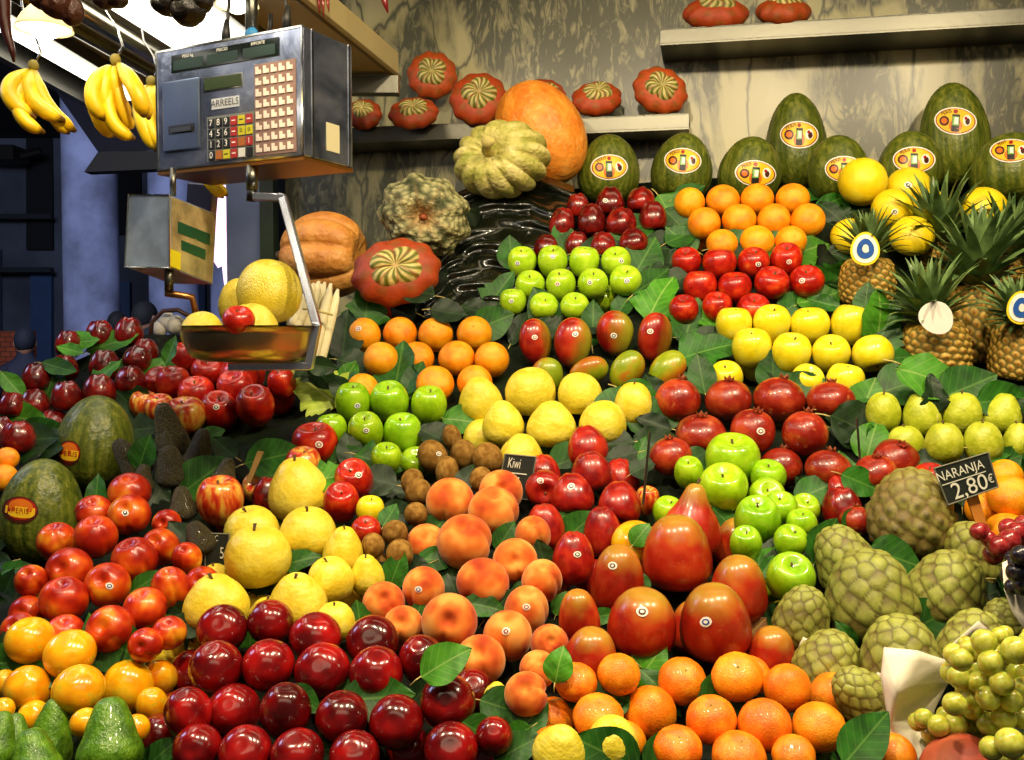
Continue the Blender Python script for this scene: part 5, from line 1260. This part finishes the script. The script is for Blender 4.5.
# ---------------------------------------------------------------- price signs
slate=plain('slate','#17201a',.6,var=.2,vs=30); chalk=plain('chalk','#d8d8c8',.9); gold=plain('stake_wood','#c07828',.6,var=.2)
def sign(q,d,texts,lab,stake=None,dd=(0,0,0,0)):
    c=[P(x,y,d+e) for (x,y),e in zip(q,dd)]; c0=c[3]; r=empty('price_sign',c0,lab,'price sign','slate price signs')
    nn=(c[1]-c[0]).cross(c[3]-c[0]).normalized(); nn=nn if nn.y<0 else -nn
    f=[x-c0 for x in c]; b=MB().hexa([*(x-nn*.003 for x in f),*f]).build('slate_board',slate,r,bevel=.0006)
    MB().add(tube([f[0],f[1]],.0012,6)).add(tube([f[1],f[2]],.0012,6)).add(tube([f[2],f[3]],.0012,6)).add(tube([f[3],f[0]],.0012,6)).build('board_edge',plain('edge_gray','#6a6a58',.6),b)
    def at(u,v): return f[0].lerp(f[1],u).lerp(f[3].lerp(f[2],u),v)+nn*.0016
    for s,u,v,h,xs,th in texts:
        if s=='_':
            m=MB(); p=[at(u,v-.012),at(u+h,v-.012),at(u+h,v+.012),at(u,v+.012)]; m.add((p,[(0,1,2,3)])); m.build('lettering',chalk,b); continue
        me=textmesh(s,1,0,'LEFT'); 
        for vv in me.vertices: vv.co=at(u+vv.co.x*h*xs,v-vv.co.y*h)
        me.materials.clear(); me.materials.append(chalk); ob('lettering',me,b)
    if stake:
        p=[P(x,y,d+.006)-c0 for x,y in stake]; MB().hexa([*p,*[x+Vector((0,.004,0)) for x in p]]).build('wooden_stake',gold,r)
dK=min([i['D'] for i in items if i['name']=='peach' and abs(i['px']-510)<16 and i['py']<500] or [1.44])+.04
sign([(505,454),(536,457),(529,500),(497,496)],dK,[('Kiwi',.14,.2,.34,.68,0),('_',.1,.42,.7,1,0),('1,15',.14,.66,.40,.68,0)],'slate price sign reading Kiwi behind the peaches')
dN=min(i['D']-i['rx']*i['D']/F for i in items if 'price sign' in (i['group'] or ''))-.012
sign([(934,468.5),(988,452.5),(998,487),(948,505)],dN,[('NARANJA',-.03,.26,.36,.56,0),('_',.02,.47,.84,1,0),('2,80',.14,.74,.62,.66,0),('€',.85,.72,.34,.5,0)],'slate price sign reading NARANJA 2,80 euros in front of the oranges',[(967,498),(978,494),(987,524),(980,535)],(.0,.0,.0,.0))
sign([(205,533.5),(229,534),(229,566),(205,567)],1.345,[('NAC',.12,.14,.26,.8,0),('5',.62,.6,.5,.8,0)],'dark slate price sign half hidden behind the yellow pears')
p=pxq((245,484),(250,484),(263.5,452),(257.5,451),1.52); o=MB().hexa([*p,*[x+Vector((0,.004,0)) for x in p]]).build('wooden_stake',plain('pale_wood','#9c7a44',.6,var=.2)); tag(o,'bare wooden sign stake standing behind the pale yellow pears','stake')
# metal tray divider
for q,lab in (([(642,505),(644.5,505),(651,432),(649,431)],'thin steel divider between the pomegranates and the quinces'),([(860,470),(862,470),(858,418),(856.5,418)],'thin steel divider between the pomegranates and green pears')):
    p=pxq(*q,D(q[0][0],q[0][1])+.0); p2=[x+Vector((0,.003,0)) for x in p]; o=MB().hexa([*p,*p2]).build('tray_divider',steel); tag(o,lab,'divider')
# ---------------------------------------------------------------- white asparagus bundle
c0=P(318,365,1.78); r=empty('asparagus_bundle',c0,'bundle of thick white asparagus tied together beside the scale pan','asparagus')
asp=plain('white_asparagus_skin','#e4dcb4',.5,var=.12,vs=20)
for i,(x0,y0,x1,y1) in enumerate([(314,283,296,330),(319,281,302,345),(325,282,306,360),(331,283,312,366),(338,289,319,368),(322,284,300,350),(309,290,292,326)]):
    d=1.78+(i%3)*.012; pts=[P(x0+(x1-x0)*k/8,y0+(y1-y0)*k/8,d)-c0 for k in range(9)]; R=5.2*d/F
    ob('spear',mk('spear',*tube(pts,[R*.25,R*.75,R*.95,R,R,R,R,R*.95,R*.9],10),asp),r)
ob('tie',mk('tie',*tube([P(303,309,1.755)-c0,P(312,309,1.75)-c0,P(322,312,1.75)-c0,P(333,315,1.755)-c0],.0022,6),M['pale_stem']),r)
# basket beyond the apples
r=empty('wicker_basket',P(158,345,2.6),'dark basket filled with white bread bags behind the apples','basket')
v,f,_=surf(prof([(0,-.1),(.8,-.1),(1,.3),(1.02,.35),(.95,-.2),(.8,-.7),(0,-.75)]),32,20,None,False); ob('basket_body',mk('basket_body',np.array(v)*.07,f,plain('dark_wicker','#10180e',.7,bump=.6,bs=80)),r)
a=[P(150,340,2.58)-P(158,345,2.6),P(152,322,2.58)-P(158,345,2.6),P(163,311,2.58)-P(158,345,2.6),P(178,310,2.58)-P(158,345,2.6),P(192,318,2.58)-P(158,345,2.6)]
ob('basket_handle',mk('basket_handle',*tube(a,.006,8),plain('brown_cane','#4a2c1c',.5)),r)
for k,(x,y,q) in enumerate(((166,320,10),(175,325,10),(160,328,9))):
    v,f,_=surf(f_lump(f_sphere(.8),.2,50+k),20,14,None); e=ob('paper_bag',mk('paper_bag',v*(q*2.6/F),f,pap),r,P(x,y,2.62)-P(158,345,2.6))
# ---------------------------------------------------------------- people in the walkway
def person(px,py,d,coat,hair,lab,turn=0):
    h=P(px,py,d); zt=h.z; k=zt/1.62
    r=empty('person',(h.x,h.y,0),lab,'person'); r.rotation_euler=(0,0,PI+turn)
    J=[(0,0,.95),(0,0,1.12),(0,0,1.32),(0,0,1.46),(0,.0,1.54),(0,-.01,1.64),(.10,0,.90),(.11,.02,.50),(.11,.03,.08),(.12,-.10,.03),(-.10,0,.90),(-.11,-.03,.50),(-.11,-.02,.08),(-.12,-.15,.03),
       (.19,0,1.40),(.24,.03,1.12),(.25,-.06,.88),(-.19,0,1.40),(-.24,.03,1.12),(-.25,-.06,.88)]
    E=[(0,1),(1,2),(2,3),(3,4),(4,5),(0,6),(6,7),(7,8),(8,9),(0,10),(10,11),(11,12),(12,13),(3,14),(14,15),(15,16),(3,17),(17,18),(18,19)]
    Rr=[.15,.14,.16,.11,.055,.085,.09,.065,.045,.04,.09,.065,.045,.04,.07,.05,.04,.07,.05,.04]
    def grow(name,idx,ed,mat,add=0):
        me=bpy.data.meshes.new(name); mp_={a:i for i,a in enumerate(idx)}; me.from_pydata([tuple(c*k for c in J[i]) for i in idx],[(mp_[a],mp_[b]) for a,b in ed],[])
        o=ob(name,me,r); sk=o.modifiers.new('skin','SKIN'); 
        for i,a in enumerate(idx): me.skin_vertices[0].data[i].radius=((Rr[a]+add)*k,(Rr[a]*.8+add)*k)
        me.skin_vertices[0].data[0].use_root=True
        o.modifiers.new('sub','SUBSURF').levels=2; me.materials.append(mat); return o
    if not bpy.data.meshes.get('x'): pass
    for o in (grow_:=[]): pass
    me=bpy.data.meshes.new('body'); me.from_pydata([tuple(c*k for c in q) for q in J],E,[]); o=ob('body',me,r); o.modifiers.new('skin','SKIN')
    for i in range(len(J)): me.skin_vertices[0].data[i].radius=(Rr[i]*k,Rr[i]*.85*k)
    me.skin_vertices[0].data[0].use_root=True; s=o.modifiers.new('sub','SUBSURF'); s.levels=2; s.render_levels=2; me.materials.append(plain('coat_'+coat[1:],coat,.8))
    v,f,_=surf(lambda t,p:(.075*math.sin(t)*math.cos(p)*(1-.12*math.cos(PI-t)),.09*math.sin(t)*math.sin(p),.115*math.cos(t)),24,18,None,False)
    hd=ob('head',mk('head',np.array(v)*k,f,plain('skin_tone','#9a6a50',.6)),r,(0,-.01*k,1.64*k)); hd.rotation_euler=(0,0,0)
    mb=MB()
    for sx in(-1,1): vv,ff,_=surf(f_sphere(1),10,8,None); mb.add(([Vector((x*.012+sx*.077,y*.018,z*.03))*k for x,y,z in vv],ff))
    mb.build('ears',bpy.data.materials['skin_tone'],hd,True)
    v,f,_=surf(f_lump(f_sphere(1.0),.05,9),24,16,None); hv=[Vector((x*.088,y*.1+.018,z*.105+.03))*k for x,y,z in v]; ob('hair',mk('hair',hv,f,plain('hair_'+hair[1:],hair,.8,bump=.5,bs=60)),hd)
person(25,346,7.6,'#0a1024','#0c1422','person in a dark blue jacket seen from behind beyond the stall',.4)
person(146,322,7.8,'#141a20','#0c0a0a','person with short black hair standing behind the basket',-.6)
person(118,330,8.2,'#101018','#0a0808','person with dark hair half hidden behind the tall apple heap',.2)
# ---------------------------------------------------------------- lights, camera
def lamp(kind_,loc,tgt,energy,col,size=.1,**k):
    l=bpy.data.lights.new(kind_.lower()+'_lamp',kind_); l.energy=energy; l.color=col
    if kind_=='AREA': l.shape='RECTANGLE'; l.size=size; l.size_y=k.get('sy',size)
    elif kind_=='SUN': l.angle=size
    else: l.shadow_soft_size=size
    if kind_=='SPOT': l.spot_size=math.radians(k.get('ang',90)); l.spot_blend=.7
    o=bpy.data.objects.new(l.name,l); C.objects.link(o); o.location=loc; o.rotation_euler=(Vector(tgt)-Vector(loc)).to_track_quat('-Z','Y').to_euler(); return o
WARM=(1,.82,.54)
for x,y,e in ((-.75,.75,20),(-.15,.55,24),(.45,.7,26),(1.05,.85,24)):
    lamp('SPOT',(x,y,2.75),(x*.9,1.75,1.3),e*2.8,WARM,.045,ang=120)
lamp('AREA',(.1,-.2,2.5),(.1,1.5,1.4),5,(1,.84,.58),1.6,sy=.5)  # unseen soft fill light added in front of the fruit
lamp('AREA',(.6,1.9,3.1),(.6,2.5,1.7),5,(1,.84,.5),1.8,sy=.3)  # unseen strip light added above to brighten the marble wall
lamp('AREA',(-3.2,4.5,4.0),(-4.2,10,1.5),300,(.66,.74,1.0),2.0)  # unseen area light added as blue outdoor ambience on the columns
lamp('AREA',(-2.2,1.8,2.6),(-.9,2.0,1.5),10,(.5,.6,1.0),.6)
w=bpy.data.worlds.new('w'); bpy.context.scene.world=w; w.use_nodes=True; w.node_tree.nodes['Background'].inputs[0].default_value=(.55,.5,.42,1); w.node_tree.nodes['Background'].inputs[1].default_value=.10
cam=bpy.data.cameras.new('camera'); cam.lens=36*F/1024; cam.sensor_width=36; cam.clip_start=.05
co=bpy.data.objects.new('camera',cam); C.objects.link(co); co.location=CAM; co.rotation_euler=(PI/2-PITCH,0,0); bpy.context.scene.camera=co
sc_=bpy.context.scene; sc_.view_settings.view_transform='Standard'; sc_.view_settings.look='None'; sc_.view_settings.exposure=0.0
sc_.cycles.max_bounces=6; sc_.cycles.sample_clamp_indirect=6
